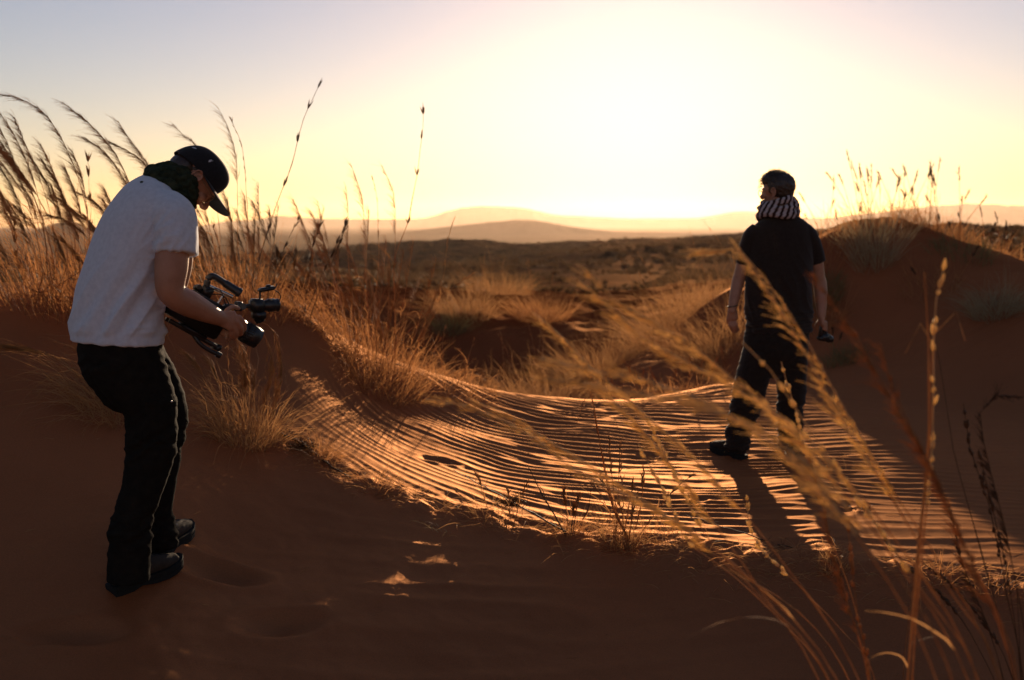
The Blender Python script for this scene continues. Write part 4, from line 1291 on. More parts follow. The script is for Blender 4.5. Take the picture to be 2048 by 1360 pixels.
def build_person1():
    root_loc = (O1[0], O1[1], hz(O1[0], O1[1]))
    body = MB()
    # torso core, arms, legs (all inside or emerging from the clothes)
    loft_rows(body, [(PL(240, 690), .13, .10), (PL(246, 600), .13, .10), (PL(270, 500), .15, .105), (PL(300, 430), .15, .09), (PL(325, 395), .10, .07)], R1)
    limb(body, [(PL(325, 395), .062), (PL(350, 373), .058), (PL(372, 362), .055)], R1)
    arm_r = [(PL(338, 432, .165), .058), (PL(346, 470, .205), .057), (PL(343, 530, .225), .058), (PL(340, 572, .232), .050), (PL(350, 592, .228), .047), (PL(378, 607, .212), .049), (PL(408, 622, .19), .040), (PL(434, 634, .17), .030), (PL(444, 638, .162), .027)]
    limb(body, arm_r, R1)
    arm_l = [(PL(352, 440, -.165), .055), (PL(358, 520, -.225), .054), (PL(345, 590, -.25), .046), (PL(343, 612, -.245), .044), (PL(385, 628, -.18), .040), (PL(418, 640, -.12), .029), (PL(430, 643, -.105), .026)]
    limb(body, arm_l, R1)
    for rows in ([(PL(255, 720, .09), .09), (PL(300, 825, .11), .065), (PL(296, 930, .115), .055), (PL(262, 1060, .12), .040), (PL(260, 1135, .12), .03)],
                 [(PL(262, 715, -.09), .09), (PL(328, 825, -.1), .06), (PL(320, 930, -.1), .05), (PL(312, 1030, -.1), .036), (PL(318, 1065, -.1), .03)]):
        limb(body, rows, R1)
    # right hand closed over the camera grip
    fing = [([PL(478, 634, .168), PL(487, 645, .160), PL(489, 657, .140), PL(483, 664, .118)], .0098),
            ([PL(474, 643, .172), PL(482, 656, .165), PL(482, 667, .142), PL(475, 671, .118)], .0100),
            ([PL(466, 650, .170), PL(472, 664, .162), PL(471, 674, .142), PL(465, 676, .120)], .0094),
            ([PL(456, 654, .165), PL(461, 667, .156), PL(460, 676, .138), PL(455, 678, .120)], .0082)]
    thumb = [PL(448, 630, .150), PL(456, 619, .135), PL(466, 614, .122), PL(477, 617, .112)]
    hand_parts(body, PL(440, 636, .165), PL(464, 642, .168), fing, thumb, (PL(470, 634, .168) - PL(460, 655, .168)))
    fingl = [([PL(452 - 3 * i, 640 + 9 * i, -.085), PL(462 - 3 * i, 646 + 9 * i, -.07), PL(464 - 3 * i, 652 + 9 * i, -.045)], .0095) for i in range(4)]
    hand_parts(body, PL(428, 643, -.105), PL(444, 650, -.09), fingl, [PL(436, 640, -.09), PL(446, 632, -.07), PL(458, 630, -.05)], (PL(450, 640, -.09) - PL(440, 660, -.09)))
    # head
    pt = R(54)
    fh = F1 * math.cos(pt) - Z * math.sin(pt); uh = F1 * math.sin(pt) + Z * math.cos(pt); lh = -R1
    hc = PL(383, 357)
    q = head_parts(body, hc, fh, lh, uh)
    root = fuse(body, 'person', M['skin'], None, 0.0042, 3)
    tag(root, 'man in a white T-shirt and black cap stooping over a video camera on the left', 'person')

    def part(mb, name, m, parent=root, **k):
        o = fuse(mb, name, m, parent, **k)
        return o
    # T-shirt
    sh = MB()
    loft_rows(sh, [(PL(236, 682), .200, .158), (PL(238, 640), .198, .152), (PL(246, 580), .196, .148), (PL(262, 520), .203, .146), (PL(281, 462), .208, .140), (PL(300, 420), .200, .124), (PL(318, 395), .165, .105), (PL(334, 378), .10, .08)], R1, 40, ends=False)
    loft_rows(sh, [(PL(330, 418, .13), .075), (PL(348, 436, .185), .078), (PL(353, 470, .213), .071), (PL(352, 506, .225), .068)], F1, 26, ends=False)
    loft_rows(sh, [(PL(340, 420, -.13), .072), (PL(354, 440, -.185), .076), (PL(360, 480, -.215), .07), (PL(362, 512, -.225), .066)], F1, 26, ends=False)

    def dsp(c, n_):
        u, v = proj(c)
        d = 0.0030 * noise3(c, 5, 2)
        s = (v - 560) / 110.0
        # drape folds running from the armpit down to the front hem, and gathers at the waist
        g = ridged(pnoise((u * 0.8 + v * 0.45) / 34.0, (v - u * 0.3) / 210.0, 31))
        d += 0.016 * np.clip(g, -0.5, 1) * sstep(470, 640, v) * (1 - 0.4 * sstep(650, 690, v))
        g2 = ridged(pnoise(v / 17.0 + u / 60.0, u / 55.0, 37))
        d += 0.009 * g2 * np.exp(-((u - 322) / 26) ** 2 - ((v - 560) / 70) ** 2)
        d += 0.004 * ridged(pnoise(v / 13.0, u / 60, 38)) * np.exp(-((v - 655) / 16) ** 2) * sstep(180, 320, u)
        d += 0.010 * ridged(pnoise((u + v * 0.9) / 26.0, (u - v) / 120.0, 33)) * np.exp(-((u - 330) / 40) ** 2 - ((v - 470) / 45) ** 2)
        # seam where the sleeve is set in, hem stitching
        d += -0.0022 * np.exp(-((u - 322 - 6 * np.sin((v - 410) / 30)) / 2.2) ** 2) * (v < 500) * (v > 408)
        d *= 1 - 0.6 * sstep(662, 676, v)
        return d
    part(sh, 't_shirt', M['white_cotton'], voxel=0.0048, smooth=5, disp=dsp)
    # trousers
    tr = MB()
    loft_rows(tr, [(PL(240, 664), .178, .132), (PL(241, 700), .188, .148), (PL(250, 735), .178, .140), (PL(262, 765), .15, .125)], R1, 32)
    limb(tr, [(PL(248, 712, .085), .105, .125), (PL(272, 762, .10), .100, .115), (PL(299, 812, .11), .094, .095), (PL(303, 870, .115), .086, .086), (PL(297, 927, .115), .080), (PL(283, 980, .12), .070), (PL(266, 1037, .12), .066), (PL(258, 1095, .12), .072), (PL(257, 1158, .12), .080, .074)], R1, 26, ends=False)
    limb(tr, [(PL(262, 712, -.085), .10, .12), (PL(300, 765, -.09), .09, .105), (PL(329, 818, -.1), .080, .086), (PL(327, 880, -.1), .072, .074), (PL(320, 935, -.1), .068), (PL(314, 990, -.1), .062), (PL(314, 1035, -.1), .060), (PL(320, 1092, -.1), .066)], R1, 24, ends=False)

    def dtr(c, n_):
        u, v = proj(c)
        d = 0.004 * noise3(c, 7, 5)
        folds = ridged(pnoise(v / 30.0 + u / 42.0, u / 60.0 - v / 200., 41)) + 0.45 * ridged(pnoise(v / 17.0 - u / 30.0, u / 40.0, 43))
        w_ = 0.25 + np.exp(-((v - 890) / 45) ** 2) + 1.1 * np.exp(-((v - 1060) / 45) ** 2) + 0.5 * np.exp(-((v - 735) / 30) ** 2)
        d += 0.0065 * folds * w_
        near = n_ @ R1 > 0.1
        pk = ((u > 288) & (u < 349) & (v > 800) & (v < 884)) & near
        fl = ((u > 284) & (u < 353) & (v > 792) & (v < 812)) & near
        d += 0.004 * pk + 0.003 * fl
        d += 0.004 * np.exp(-((v - 1068 - (u - 250) * 0.05) / 5.0) ** 2) * (u < 305)
        return d
    t_ = part(tr, 'trousers', M['olive_canvas'], voxel=0.005, smooth=4, disp=dtr)
    sn = MB(); ellip(sn, PL(343, 803, .205), np.eye(3) * 0.0045, 10); sn.build('snap_button', M['metal'], t_)
    boot(root, ground_hit(222, 1186), ground_hit(392, 1150), M['boot_suede'])
    boot(root, ground_hit(312, 1112), ground_hit(398, 1040), M['boot_suede'])

    # scarf: two lumpy turns of cloth round the neck
    sc = MB()
    ax = unit(PL(372, 352) - PL(322, 390))
    e1 = R1; e2 = np.cross(ax, R1)
    for kk, (off, ra, rb, rt) in enumerate([(-0.012, .100, .086, .028), (0.018, .088, .078, .028), (0.046, .078, .072, .024)]):
        c0 = PL(341, 379) + ax * off
        rows = []
        for i in range(15):
            a = i * 2 * math.pi / 14
            rows.append((c0 + e1 * ra * math.cos(a) + e2 * rb * math.sin(a) + ax * 0.012 * math.sin(a * 2 + kk), rt * (1 + 0.15 * math.sin(a * 3 + kk)), rt * 0.75))
        loft_rows(sc, rows, ax, 16, 4, ends=False)
    limb(sc, [(PL(300, 372, .06), .02, .012), (PL(290, 366, .08), .012, .008), (PL(284, 372, .09), .004)], R1, 10)

    def dsc(c, n_):
        return 0.0075 * ridged(noise3(c, 16, 7, (1, 1, 2.2))) + 0.004 * ridged(noise3(c, 38, 9)) - 0.002
    part(sc, 'scarf', M['scarf_green'], voxel=0.0042, smooth=2, disp=dsc)

    # cap
    cp = MB()
    Q = lambda x, y, z: hc + fh * x + lh * y + uh * z
    nphi, nth = 40, 14
    V = []
    for j in range(nth + 1):
        t = j / nth * math.pi / 2
        for i in range(nphi):
            a = i * 2 * math.pi / nphi
            front = max(0, math.cos(a))
            rr_ = math.cos(t) ** 0.66 * (1 + 0.07 * front * math.sin(2 * t))
            seam = 1 - 0.010 * math.exp(-((((a / (math.pi / 3)) % 1) - 0.5) ** 2) * 500) * math.sin(2 * t)
            V.append(Q(-0.006 + 0.106 * math.cos(a) * rr_ * seam + 0.012 * math.sin(t) * 0.5, 0.086 * math.sin(a) * rr_ * seam, 0.022 + 0.012 * math.cos(a) * math.cos(t) + 0.106 * math.sin(t) ** 0.9))
    idx = np.arange((nth + 1) * nphi).reshape(nth + 1, nphi)
    a = idx[:-1]; b = np.roll(a, -1, 1); c = idx[1:]; d = np.roll(c, -1, 1)
    cp.add(V, np.stack([a, b, d, c], -1).reshape(-1, 4))
    cap = cp.build('cap', M['cap_black'], root)
    # brim: wide and nearly flat
    br = MB()
    nu, nv = 30, 8
    top, bot = [], []
    for j in range(nv + 1):
        s = j / nv
        for i in range(nu + 1):
            a = (i / nu - 0.5) * math.pi * 0.98
            x0, y0 = -0.006 + 0.104 * math.cos(a), 0.085 * math.sin(a)
            x1, y1 = 0.055 + 0.135 * math.cos(a) ** 0.62, 0.098 * math.sin(a)
            x = x0 * (1 - s) + x1 * s; y = y0 * (1 - s) + y1 * s
            z = 0.034 - 0.010 * (y / 0.088) ** 2 - 0.010 * s
            top.append(Q(x, y, z + 0.0018)); bot.append(Q(x, y, z - 0.0018))
    n_ = len(top); V = top + bot
    idx = np.arange(n_).reshape(nv + 1, nu + 1)
    a = idx[:-1, :-1]; b = idx[:-1, 1:]; c = idx[1:, 1:]; d = idx[1:, :-1]
    f = np.stack([a, b, c, d], -1).reshape(-1, 4)
    br.add(V, f[:, ::-1]); br.add(V, f + n_)
    e = np.concatenate([idx[-1], idx[::-1, -1][1:], idx[0, ::-1][1:], idx[1:, 0]])
    br.add(V, np.stack([e[:-1], e[1:], e[1:] + n_, e[:-1] + n_], 1))
    br.build('brim', M['cap_black'], cap)
    # pale stitched marks on the crown
    for (a0, t0, shp) in ((-1.75, 0.55, [(0, -1), (.35, -.2), (.15, 0), (.55, .9), (0, .35), (-.2, .75), (-.45, -.1), (-.25, -.6)]), (-2.6, .5, [(-1, -.3), (-.3, .3), (.6, .4), (1, .1), (.4, -.3), (-.3, -.4)])):
        def on(a_, t_):
            rr_ = math.cos(t_) ** 0.66 * (1 + 0.07 * max(0, math.cos(a_)) * math.sin(2 * t_))
            return Q(-0.006 + 0.108 * math.cos(a_) * rr_ + 0.006 * math.sin(t_), 0.0885 * math.sin(a_) * rr_, 0.022 + 0.012 * math.cos(a_) * math.cos(t_) + 0.106 * math.sin(t_) ** 0.9)
        pb = MB()
        ring = [on(a0 + x * 0.12, t0 + y * 0.12) for x, y in shp]
        cc = on(a0, t0) + (unit(on(a0, t0) - hc) * 0.001)
        k = len(ring)
        pb.add(ring + [cc], [(i, (i + 1) % k, k) for i in range(k)])
        pb.build('stitched_mark', M['patch'], cap)
    # short hair at the nape and sideburn, beard shadow
    hr = MB()
    for (x, y, z, a_, b_, c_) in ((-.05, 0, .0, .052, .073, .05), (-.01, 0, .02, .07, .0765, .03)):
        ellip(hr, Q(x, y, z), [fh * a_, lh * b_, uh * c_])
    part(hr, 'hair', M['hair'], voxel=0.004, smooth=2, disp=lambda c, n_: 0.0012 * noise3(c, 90, 4))
    gl = MB()
    for y in (-1, 1):
        P = [Q(0.098 - 0.010 * abs(math.sin(a_)) * 0, y * (0.034) + 0.024 * math.cos(a_), 0.002 + 0.019 * math.sin(a_)) for a_ in np.linspace(0, 2 * math.pi, 21)]
        tubes(gl, np.array([P]), np.full((1, 21), 0.0016), 6)
        P = np.array([Q(0.096, y * 0.058, 0.008), Q(0.05, y * 0.074, 0.008), Q(0.0, y * 0.082, 0.010), Q(-0.012, y * 0.083, -0.006)])
        tubes(gl, P[None], np.full((1, 4), 0.0016), 6)
    P = np.array([Q(0.098, -0.011, 0.006), Q(0.102, 0, 0.009), Q(0.098, 0.011, 0.006)])
    tubes(gl, P[None], np.full((1, 3), 0.0018), 6)
    g_ = gl.build('glasses', M['glass_frame'], root)
    return root


P1 = build_person1()


# ---- the video camera he holds
def fbox(mb, c, ax, half, bev=0.0):
    """box with chamfered edges in frame ax (three unit vectors)"""
    h = np.array(half, float)
    bm = bmesh.new()
    bmesh.ops.create_cube(bm, size=2)
    for v in bm.verts: v.co = Vector((v.co.x * h[0], v.co.y * h[1], v.co.z * h[2]))
    if bev: bmesh.ops.bevel(bm, geom=bm.edges[:], offset=bev, segments=2, affect='EDGES')
    bm.verts.index_update()
    V = np.array([c + ax[0] * v.co.x + ax[1] * v.co.y + ax[2] * v.co.z for v in bm.verts])
    for n in (3, 4, 5, 6):
        f = [[v.index for v in fc.verts] for fc in bm.faces if len(fc.verts) == n]
        if f: mb.add(V, np.array(f))
    bm.free()
    return mb


def fcyl(mb, p0, p1, rs, k=28):
    """turned body from p0 to p1; rs = (fraction, radius) profile"""
    p0 = np.asarray(p0, float); p1 = np.asarray(p1, float)
    T = unit(p1 - p0); U = unit(np.cross(T, [0.3, 0.2, 0.9])); V = np.cross(T, U)
    an = np.arange(k) * 2 * np.pi / k
    P = np.array([[p0 + (p1 - p0) * t + r * (U * math.cos(a) + V * math.sin(a)) for a in an] for t, r in rs])
    n = len(rs); idx = np.arange(n * k).reshape(n, k)
    a = idx[:-1]; b = np.roll(a, -1, 1); c = idx[1:]; d = np.roll(c, -1, 1)
    VV = P.reshape(-1, 3)
    mb.add(VV, np.stack([a, b, d, c], -1).reshape(-1, 4))
    i = np.arange(k); j = (i + 1) % k
    mb.add(np.concatenate([P[0], [p0]]), np.stack([j, i, np.full(k, k)], 1))
    mb.add(np.concatenate([P[-1], [p1]]), np.stack([i, j, np.full(k, k)], 1))
    return mb


def build_camera():
    pc = R(33)
    fc = F1 * math.cos(pc) - Z * math.sin(pc); uc = F1 * math.sin(pc) + Z * math.cos(pc)
    ax = [fc, R1, uc]
    c0 = PL(412, 636, .05)
    q = lambda f, r, u: c0 + fc * f + R1 * r + uc * u
    root = empty('video_camera', tuple(c0))
    tag(root, 'black cinema video camera with top handle and viewfinder held by the man in white', 'video camera')
    mk = M['cam_black']
    b = MB()
    fbox(b, q(-0.045, 0, 0), ax, (.105, .058, .058), .006)
    fbox(b, q(-0.03, .060, .0), ax, (.06, .006, .04), .003)
    fbox(b, q(-0.02, 0, .062), ax, (.075, .035, .006), .002)
    for k in range(5): fbox(b, q(-0.10 + k * 0.012, .060, .03), ax, (.003, .005, .012), .001)
    b.build('camera_body', mk, root, smooth=False)
    b = MB(); fbox(b, q(-0.175, 0, .005), ax, (.024, .035, .05), .004); b.build('battery', mk, root, smooth=False)
    b = MB()
    fbox(b, q(-0.05, 0, .085), ax, (.022, .014, .022), .004)
    P = catmull([q(-0.048, 0, .08), q(-0.066, 0, .12), q(-0.066, 0, .142), q(-0.05, 0, .150), q(0.0, 0, .149)], 6)
    tubes(b, P[None], np.full((1, len(P)), .0125), 12)
    fcyl(b, q(-0.01, 0, .149), q(0.062, 0, .147), [(0, .013), (.05, .015), (.85, .016), (.87, .019), (1, .018)], 18)
    b.build('top_handle', mk, root)
    b = MB(); fcyl(b, q(-0.06, .0, .108), q(0.045, .0, .120), [(0, .0075), (1, .0075)], 14); fcyl(b, q(0.01, 0, .06), q(0.012, 0, .118), [(0, .005), (1, .005)], 10); b.build('support_rod', M['metal'], root)
    b = MB(); fbox(b, q(-0.085, 0, .08), ax, (.012, .02, .010), .003); fcyl(b, q(-0.09, .01, .085), q(-0.09, .036, .085), [(0, .009), (1, .009)], 14); b.build('knob', mk, root)
    b = MB(); fcyl(b, q(0.03, .02, .07), q(0.03, .04, .07), [(0, .007), (1, .008)], 12); b.build('knob', mk, root)
    b = MB()
    fcyl(b, q(0.06, 0, .030), q(0.215, 0, .030), [(0, .038), (.08, .038), (.1, .034), (.3, .034), (.32, .038), (.5, .038), (.52, .035), (.62, .035), (.64, .041), (.9, .042), (.93, .040), (1, .040)], 36)
    lo = b.build('lens', mk, root, smooth=False)
    b = MB(); fcyl(b, q(0.2155, 0, .030), q(0.218, 0, .030), [(0, .037), (1, .034)], 30); b.build('front_glass', M['lens'], lo)
    b = MB()
    for k in range(24):
        a = k * math.pi / 12
        fbox(b, q(0.165, .039 * math.cos(a), .030 + .039 * math.sin(a)), ax, (.014, .003, .003), .001)
    b.build('focus_ring', mk, lo, smooth=False)
    b = MB()
    for y in (-.03, .03): fcyl(b, q(-.12, y, -.075), q(.10, y, -.075), [(0, .0075), (1, .0075)], 12)
    fbox(b, q(-.02, 0, -.068), ax, (.05, .045, .008), .003); fbox(b, q(.09, 0, -.075), ax, (.008, .04, .012), .002)
    b.build('rail', mk, root)
    b = MB()
    P = catmull([q(-.02, .02, -.075), q(.02, .03, -.095), q(.06, .03, -.10), q(.105, .03, -.098)], 6)
    tubes(b, P[None], np.full((1, len(P)), .008), 10); fcyl(b, q(.095, .03, -.098), q(.112, .03, -.098), [(0, .012), (1, .012)], 14)
    b.build('lower_arm', mk, root)
    # viewfinder on its arm, turned level
    ev = R(4)
    fe = F1 * math.cos(ev) - Z * math.sin(ev); ue = F1 * math.sin(ev) + Z * math.cos(ev)
    axe = [fe, R1, ue]
    b = MB()
    P = catmull([q(.035, .0, .075), PL(462, 612, .05), PL(478, 613, .05), PL(500, 612, .05)], 6)
    tubes(b, P[None], np.full((1, len(P)), .008), 10)
    fcyl(b, PL(476, 622, .05), PL(478, 603, .05), [(0, .014), (.2, .017), (.8, .017), (1, .013)], 18)
    fcyl(b, PL(486, 613, .03), PL(486, 613, .075), [(0, .013), (1, .013)], 16)
    b.build('viewfinder_arm', mk, root)
    b = MB()
    fbox(b, PL(513, 611, .05), axe, (.026, .03, .026), .007)
    fbox(b, PL(517, 630, .05), axe, (.024, .026, .018), .006)
    vf = b.build('viewfinder', mk, root, smooth=False)
    b = MB(); fcyl(b, PL(524, 611, .05), PL(557, 610, .05), [(0, .020), (.3, .022), (.35, .026), (.75, .026), (.8, .023), (.9, .026), (1, .024)], 26); b.build('eyepiece', mk, vf)
    b = MB(); fcyl(b, PL(557.5, 610, .05), PL(558.5, 610, .05), [(0, .019), (1, .017)], 20); b.build('front_glass', M['lens'], vf)
    b = MB()
    P = [PL(517, 635, .05), PL(521, 644, .05), PL(528, 646, .05)]
    fcyl(b, P[0], P[1], [(0, .020), (1, .017)], 18); b.build('eyecup', M['rubber'], vf)
    b = MB()
    ax2 = [unit(PL(552, 576, .05) - PL(517, 583, .05)), R1, Z]
    fbox(b, PL(533, 578, .05), ax2, (.031, .02, .0075), .004); fbox(b, PL(536, 572, .05), ax2, (.008, .01, .005), .002)
    P = catmull([PL(549, 578, .05), PL(552, 572, .05), PL(554, 568, .05)], 4); tubes(b, P[None], np.full((1, len(P)), .0025), 8)
    P = catmull([PL(520, 583, .05), PL(520, 594, .05), PL(519, 600, .05)], 4); tubes(b, P[None], np.full((1, len(P)), .004), 8)
    b.build('microphone_clip', mk, root, smooth=False)
    b = MB()
    for pts in ([PL(550, 581, .05), PL(558, 586, .045), PL(561, 594, .045), PL(558, 602, .05), PL(554, 606, .05)], [q(-.05, .03, .075), q(-.01, .05, .10), q(.03, .04, .09), q(.06, .03, .06), q(.05, .05, .03)], [q(-.06, .02, .09), q(-.02, .03, .115), q(.02, .035, .085), q(.04, .03, .065)]):
        P = catmull(pts, 7); tubes(b, P[None], np.full((1, len(P)), .0019), 8)
    b.build('cable', M['rubber'], root)
    return root


build_camera()

# ---- the man in black
Y2 = 6.28


def P2(u, v, dy=0.0): return at(u, v, Y2 + dy)


X = np.array([1.0, 0, 0]); Yv = np.array([0, 1.0, 0])


def striped_mat():
    m, n, b = new_mat('striped_scarf')
    tc = N(n, 'ShaderNodeTexCoord')
    mp = N(n, 'ShaderNodeMapping')
    c = P2(1556, 418)
    mp.inputs['Location'].default_value = (-c[0], -c[1], -c[2])
    n.links.new(tc.outputs['Object'], mp.inputs['Vector'])
    nz = N(n, 'ShaderNodeTexNoise', inputs={'Scale': 9, 'Detail': 2})
    n.links.new(mp.outputs[0], nz.inputs['Vector'])
    sp = N(n, 'ShaderNodeSeparateXYZ'); n.links.new(mp.outputs[0], sp.inputs[0])

    def mth(op, a, b_=None):
        x = N(n, 'ShaderNodeMath', operation=op)
        for i, q in enumerate((a, b_)):
            if q is None: continue
            if isinstance(q, (int, float)): x.inputs[i].default_value = q
            else: n.links.new(q, x.inputs[i])
        return x.outputs[0]
    ang = mth('ARCTAN2', sp.outputs['Y'], sp.outputs['X'])
    wob = mth('MULTIPLY', nz.outputs['Fac'], 0.5)
    zz = mth('ADD', sp.outputs['Z'], mth('MULTIPLY', wob, 0.03))
    band = mth('FLOOR', mth('MULTIPLY', zz, 38.0))
    k = mth('ADD', mth('ADD', mth('MULTIPLY', ang, 3.1), mth('MULTIPLY', zz, -16.0)), mth('ADD', mth('MULTIPLY', band, 0.15), wob))
    fr = mth('FRACT', k)
    st = mth('GREATER_THAN', fr, 0.47)
    mx = N(n, 'ShaderNodeMix', data_type='RGBA')
    n.links.new(st, mx.inputs[0])
    mx.inputs[6].default_value = (0.035, 0.018, 0.016, 1); mx.inputs[7].default_value = (0.36, 0.30, 0.30, 1)
    n.links.new(mx.outputs[2], b.inputs['Base Color'])
    b.inputs['Roughness'].default_value = 0.95
    b.inputs['Specular IOR Level'].default_value = 0.1
    return m


M['stripe'] = striped_mat()


def build_person2():
    body = MB()
    loft_rows(body, [(P2(1556, 690), .15, .10), (P2(1557, 600), .15, .10), (P2(1558, 520), .17, .10), (P2(1559, 465), .15, .085), (P2(1558, 435), .07, .065)], X)
    limb(body, [(P2(1558, 440), .062), (P2(1557, 415), .058), (P2(1556, 398), .056)], X)
    limb(body, [(P2(1510, 468), .052), (P2(1493, 505, .01), .045), (P2(1481, 548, .02), .041), (P2(1476, 564, .02), .040), (P2(1470, 590, .0), .035), (P2(1465, 615, -.02), .028), (P2(1464, 622, -.025), .026)], X)
    limb(body, [(P2(1612, 468), .052), (P2(1629, 505, .01), .045), (P2(1636, 552, .02), .042), (P2(1640, 570, .02), .044), (P2(1642, 598, -.02), .038), (P2(1643, 625, -.05), .028), (P2(1643, 632, -.055), .026)], X)
    for rows in ([(P2(1520, 705), .09), (P2(1497, 790), .065), (P2(1478, 890), .04)], [(P2(1582, 705), .09), (P2(1583, 790), .065), (P2(1581, 895), .04)]):
        limb(body, rows, X)
    # left hand hanging, slightly curled; back of the hand towards us
    lf = []
    for i, (du, ln) in enumerate([(0, 1.0), (4, 1.08), (8.5, 1.0), (12.5, .82)]):
        lf.append(([P2(1459 + du, 641 + (1.0 if i in (0, 3) else 0), -.02), P2(1460 + du * 1.05, 641 + 11 * ln, -.025), P2(1463 + du * 1.0, 641 + 18 * ln, -.012), P2(1466 + du * .95, 641 + 23 * ln, .005)], .0090 if i < 3 else .0078))
    hand_parts(body, P2(1464, 622, -.025), P2(1465, 637, -.022), lf, [P2(1460, 628, -.01), P2(1456, 638, .01), P2(1457, 647, .02), P2(1460, 653, .025)], X)
    # right hand round the grip of a small camera
    rf = []
    for i in range(4):
        z = i * 5.2
        rf.append(([P2(1646, 642 + z, -.055), P2(1652, 645 + z, -.035), P2(1652, 647 + z, -.008), P2(1646, 648 + z, .006)], .0092 if i < 3 else .008))
    hand_parts(body, P2(1643, 632, -.055), P2(1643, 648, -.052), rf, [P2(1640, 640, -.05), P2(1634, 647, -.04), P2(1632, 654, -.02), P2(1636, 660, -.004)], Yv)
    ya = R(52)
    fh = np.array([-math.sin(ya), math.cos(ya), -0.06]); fh = unit(fh); lh = unit(np.cross(Z, fh)); uh = np.cross(fh, lh)
    hc = P2(1556, 384)
    head_parts(body, hc, fh, lh, uh, 0.98)
    root = fuse(body, 'person', M['skin'], None, 0.0045, 3)
    tag(root, 'man in black T-shirt and trousers seen from behind, striped scarf round his neck', 'person')
    Q = lambda x, y, z: hc + (fh * x + lh * y + uh * z) * 0.98
    sh = MB()
    loft_rows(sh, [(P2(1556, 660), .205, .14), (P2(1557, 610), .205, .135), (P2(1558, 550), .208, .135), (P2(1559, 495), .212, .13), (P2(1559, 460), .200, .11), (P2(1558, 442), .145, .09), (P2(1557, 430), .08, .075)], X, 40, ends=False)
    loft_rows(sh, [(P2(1518, 462), .064), (P2(1505, 475), .064), (P2(1495, 500, .01), .056), (P2(1489, 528, .02), .053)], Yv, 24, ends=False)
    loft_rows(sh, [(P2(1604, 462), .064), (P2(1617, 475), .064), (P2(1628, 500, .01), .057), (P2(1635, 525, .02), .053)], Yv, 24, ends=False)

    def dsp(c, n_):
        u, v = proj(c)
        d = 0.004 * noise3(c, 5, 12)
        d += 0.011 * ridged(pnoise((u - v * 0.35) / 22.0, v / 90.0, 51)) * sstep(470, 600, v)
        d += 0.010 * ridged(pnoise(v / 12.0, u / 40.0, 52)) * sstep(600, 640, v)
        return d
    fuse(sh, 't_shirt', M['black_cotton'], root, 0.0055, 4, dsp)
    tr = MB()
    loft_rows(tr, [(P2(1554, 650), .195, .135), (P2(1552, 680), .203, .148), (P2(1552, 705), .203, .145), (P2(1552, 722), .17, .12)], X, 32)
    limb(tr, [(P2(1520, 705), .108, .125), (P2(1511, 735), .105, .115), (P2(1498, 780), .104, .1), (P2(1489, 822), .088), (P2(1478, 858), .074), (P2(1474, 893), .078)], X, 24, ends=False)
    limb(tr, [(P2(1584, 705), .098, .12), (P2(1583, 740), .093, .11), (P2(1583, 785), .088, .095), (P2(1580, 822), .078), (P2(1580, 860), .073), (P2(1581, 898), .072)], X, 24, ends=False)

    def dtr(c, n_):
        u, v = proj(c)
        f_ = ridged(pnoise(v / 13.0 + u / 60.0, u / 34.0, 61)) + .5 * ridged(pnoise(v / 7.0 - u / 40.0, u / 30.0, 62))
        return 0.005 * noise3(c, 7, 15) + 0.0085 * f_ * (0.35 + sstep(760, 850, v))
    fuse(tr, 'trousers', M['black_denim'], root, 0.0055, 3, dtr)
    boot(root, P2(1489, 908, -.05), P2(1432, 885, .17), M['black_denim'], 'shoe', 0.10, False, .95)
    boot(root, P2(1581, 910, -.08), P2(1588, 880, .22), M['black_denim'], 'shoe', 0.10, False, .95)
    # striped scarf bunched round the neck
    sc = MB()
    for kk, (v0, ra, rb, rt) in enumerate([(427, .116, .105, .027), (416, .110, .10, .026), (405, .096, .09, .022)]):
        rows = []
        for i in range(19):
            a = i * 2 * math.pi / 18
            rows.append((P2(1556, v0) + X * ra * math.cos(a) + Yv * rb * math.sin(a) + Z * (0.012 * math.sin(a * 2 + kk * 2) + 0.010 * math.cos(a)), rt * (1 + .2 * math.sin(a * 3 + kk * 2)), rt * .7))
        loft_rows(sc, rows, Z, 16, 4, ends=False)
    fuse(sc, 'scarf', M['stripe'], root, 0.0045, 2, lambda c, n_: 0.006 * ridged(noise3(c, 14, 17, (1, 1, 2))) - 0.002)
    # hair: a cropped cap of hair with loose strands on top
    hr = MB()
    ellip(hr, Q(-0.018, 0, 0.035), [fh * .094, lh * .082, uh * .088])
    ellip(hr, Q(0.018, 0, 0.075), [fh * .082, lh * .070, uh * .056])
    ellip(hr, Q(-0.045, 0, -0.005), [fh * .055, lh * .068, uh * .055])
    ellip(hr, Q(0.055, 0, 0.085), [fh * .045, lh * .058, uh * .040])
    h_ = fuse(hr, 'hair', M['hair'], root, 0.004, 3, lambda c, n_: 0.004 * noise3(c, 32, 20) + 0.0022 * noise3(c, 90, 22))
    rng = np.random.default_rng(31)
    n = 1500
    d = unit(rng.standard_normal((n, 3)) + [0, 0, 0.9])
    loc = np.stack([0.005 + d[:, 0] * .1, d[:, 1] * .082, .045 + d[:, 2] * .092], 1)
    keep = (loc[:, 2] > 0.035) | (loc[:, 0] < -0.03)
    loc, d = loc[keep], d[keep]
    B = hc + (loc[:, 0:1] * fh + loc[:, 1:2] * lh + loc[:, 2:3] * uh) * .96
    D = d[:, 0:1] * fh + d[:, 1:2] * lh + d[:, 2:3] * uh
    D = unit(D * 0.55 + fh * 0.55 + rng.standard_normal(D.shape) * 0.25)
    C = curves(B, D, rng.uniform(.014, .034, len(B)), np.zeros(len(B)), X, rng.uniform(0.1, 0.6, len(B)), 5, .02, rng)
    sb = MB(); ribbons(sb, C, np.full(C.shape[:2], .0011), rng=rng)
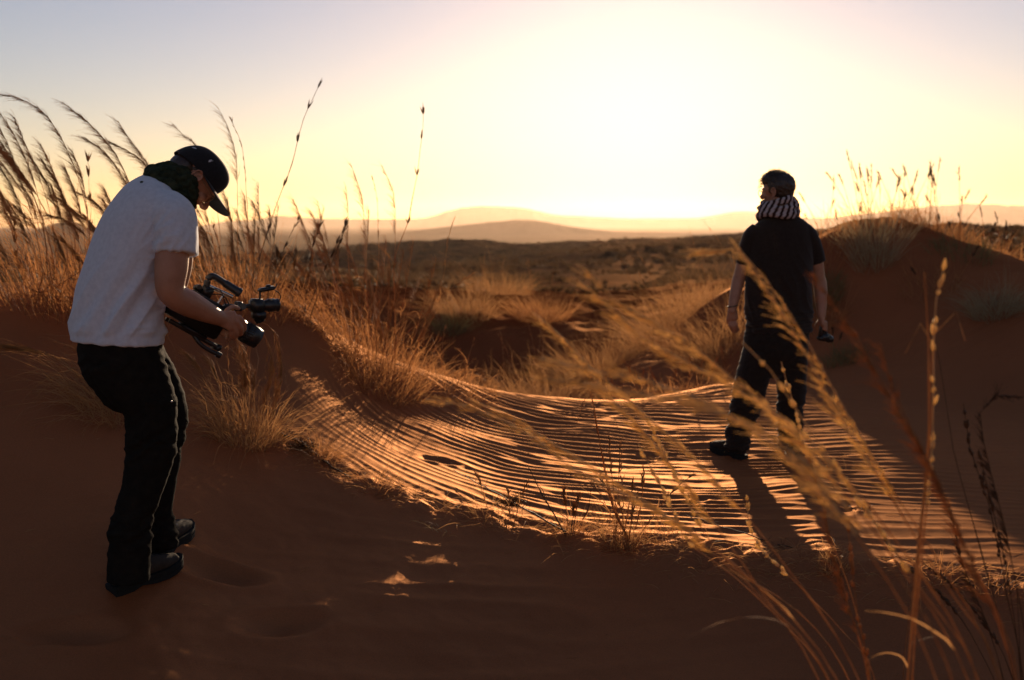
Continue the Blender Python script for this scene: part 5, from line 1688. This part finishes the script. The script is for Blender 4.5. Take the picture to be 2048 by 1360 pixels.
    so = sb.build('loose_strands', M['hair'], h_); so['kind'] = 'stuff'
    gl = MB()
    for y in (-1, 1):
        P = [Q(0.106, y * 0.034 + 0.026 * math.cos(a_), 0.0 + 0.021 * math.sin(a_)) for a_ in np.linspace(0, 2 * math.pi, 21)]
        tubes(gl, np.array([P]), np.full((1, 21), 0.0019), 6)
        P = np.array([Q(0.104, y * 0.06, 0.010), Q(0.05, y * 0.078, 0.010), Q(0.0, y * 0.084, 0.010), Q(-0.012, y * 0.084, -0.006)])
        tubes(gl, P[None], np.full((1, 4), 0.0017), 6)
    P = np.array([Q(0.106, -0.01, 0.006), Q(0.11, 0, 0.009), Q(0.106, 0.01, 0.006)])
    tubes(gl, P[None], np.full((1, 3), 0.0018), 6)
    gl.build('glasses', M['glass_frame'], root)
    bb = MB()
    P = [P2(1465, 612, -.02) + X * .032 * math.cos(a_) + Yv * .03 * math.sin(a_) + Z * 0.006 * math.cos(a_) for a_ in np.linspace(0, 2 * math.pi, 17)]
    tubes(bb, np.array([P]), np.full((1, 17), .0035), 6)
    bb.build('bracelet', M['wood_band'], root)
    return root


build_person2()


def build_small_camera():
    c0 = P2(1648, 668, .0)
    ax = [unit(np.array([.85, .5, -.12])), None, unit(np.array([.1, .05, 1.0]))]
    ax[1] = unit(np.cross(ax[2], ax[0])); ax[2] = np.cross(ax[0], ax[1])
    q = lambda a, b, c: c0 + ax[0] * a + ax[1] * b + ax[2] * c
    root = empty('small_camera', tuple(c0))
    tag(root, 'small black camera hanging from the right hand of the man in black', 'camera')
    b = MB(); fbox(b, q(-.022, 0, .025), ax, (.018, .014, .055), .005); fbox(b, q(-.02, .0, -.028), ax, (.024, .02, .012), .004); b.build('grip', M['cam_black'], root, smooth=False)
    b = MB(); fbox(b, q(.005, 0, -.02), ax, (.03, .026, .026), .005); fbox(b, q(.0, 0, .012), ax, (.016, .018, .009), .003); b.build('camera_body', M['cam_black'], root, smooth=False)
    b = MB(); fcyl(b, q(.02, -.006, -.024), q(.062, -.006, -.030), [(0, .022), (.3, .023), (.35, .026), (.8, .026), (.82, .023), (1, .024)], 26); l_ = b.build('lens', M['cam_black'], root)
    b = MB(); fcyl(b, q(.0622, -.006, -.030), q(.064, -.006, -.0303), [(0, .019), (1, .017)], 20); b.build('front_glass', M['lens'], l_)
    b = MB(); ellip(b, q(-.01, -.012, .022), np.eye(3) * .005, 10); b.build('dial', M['metal'], root)
    return root


build_small_camera()
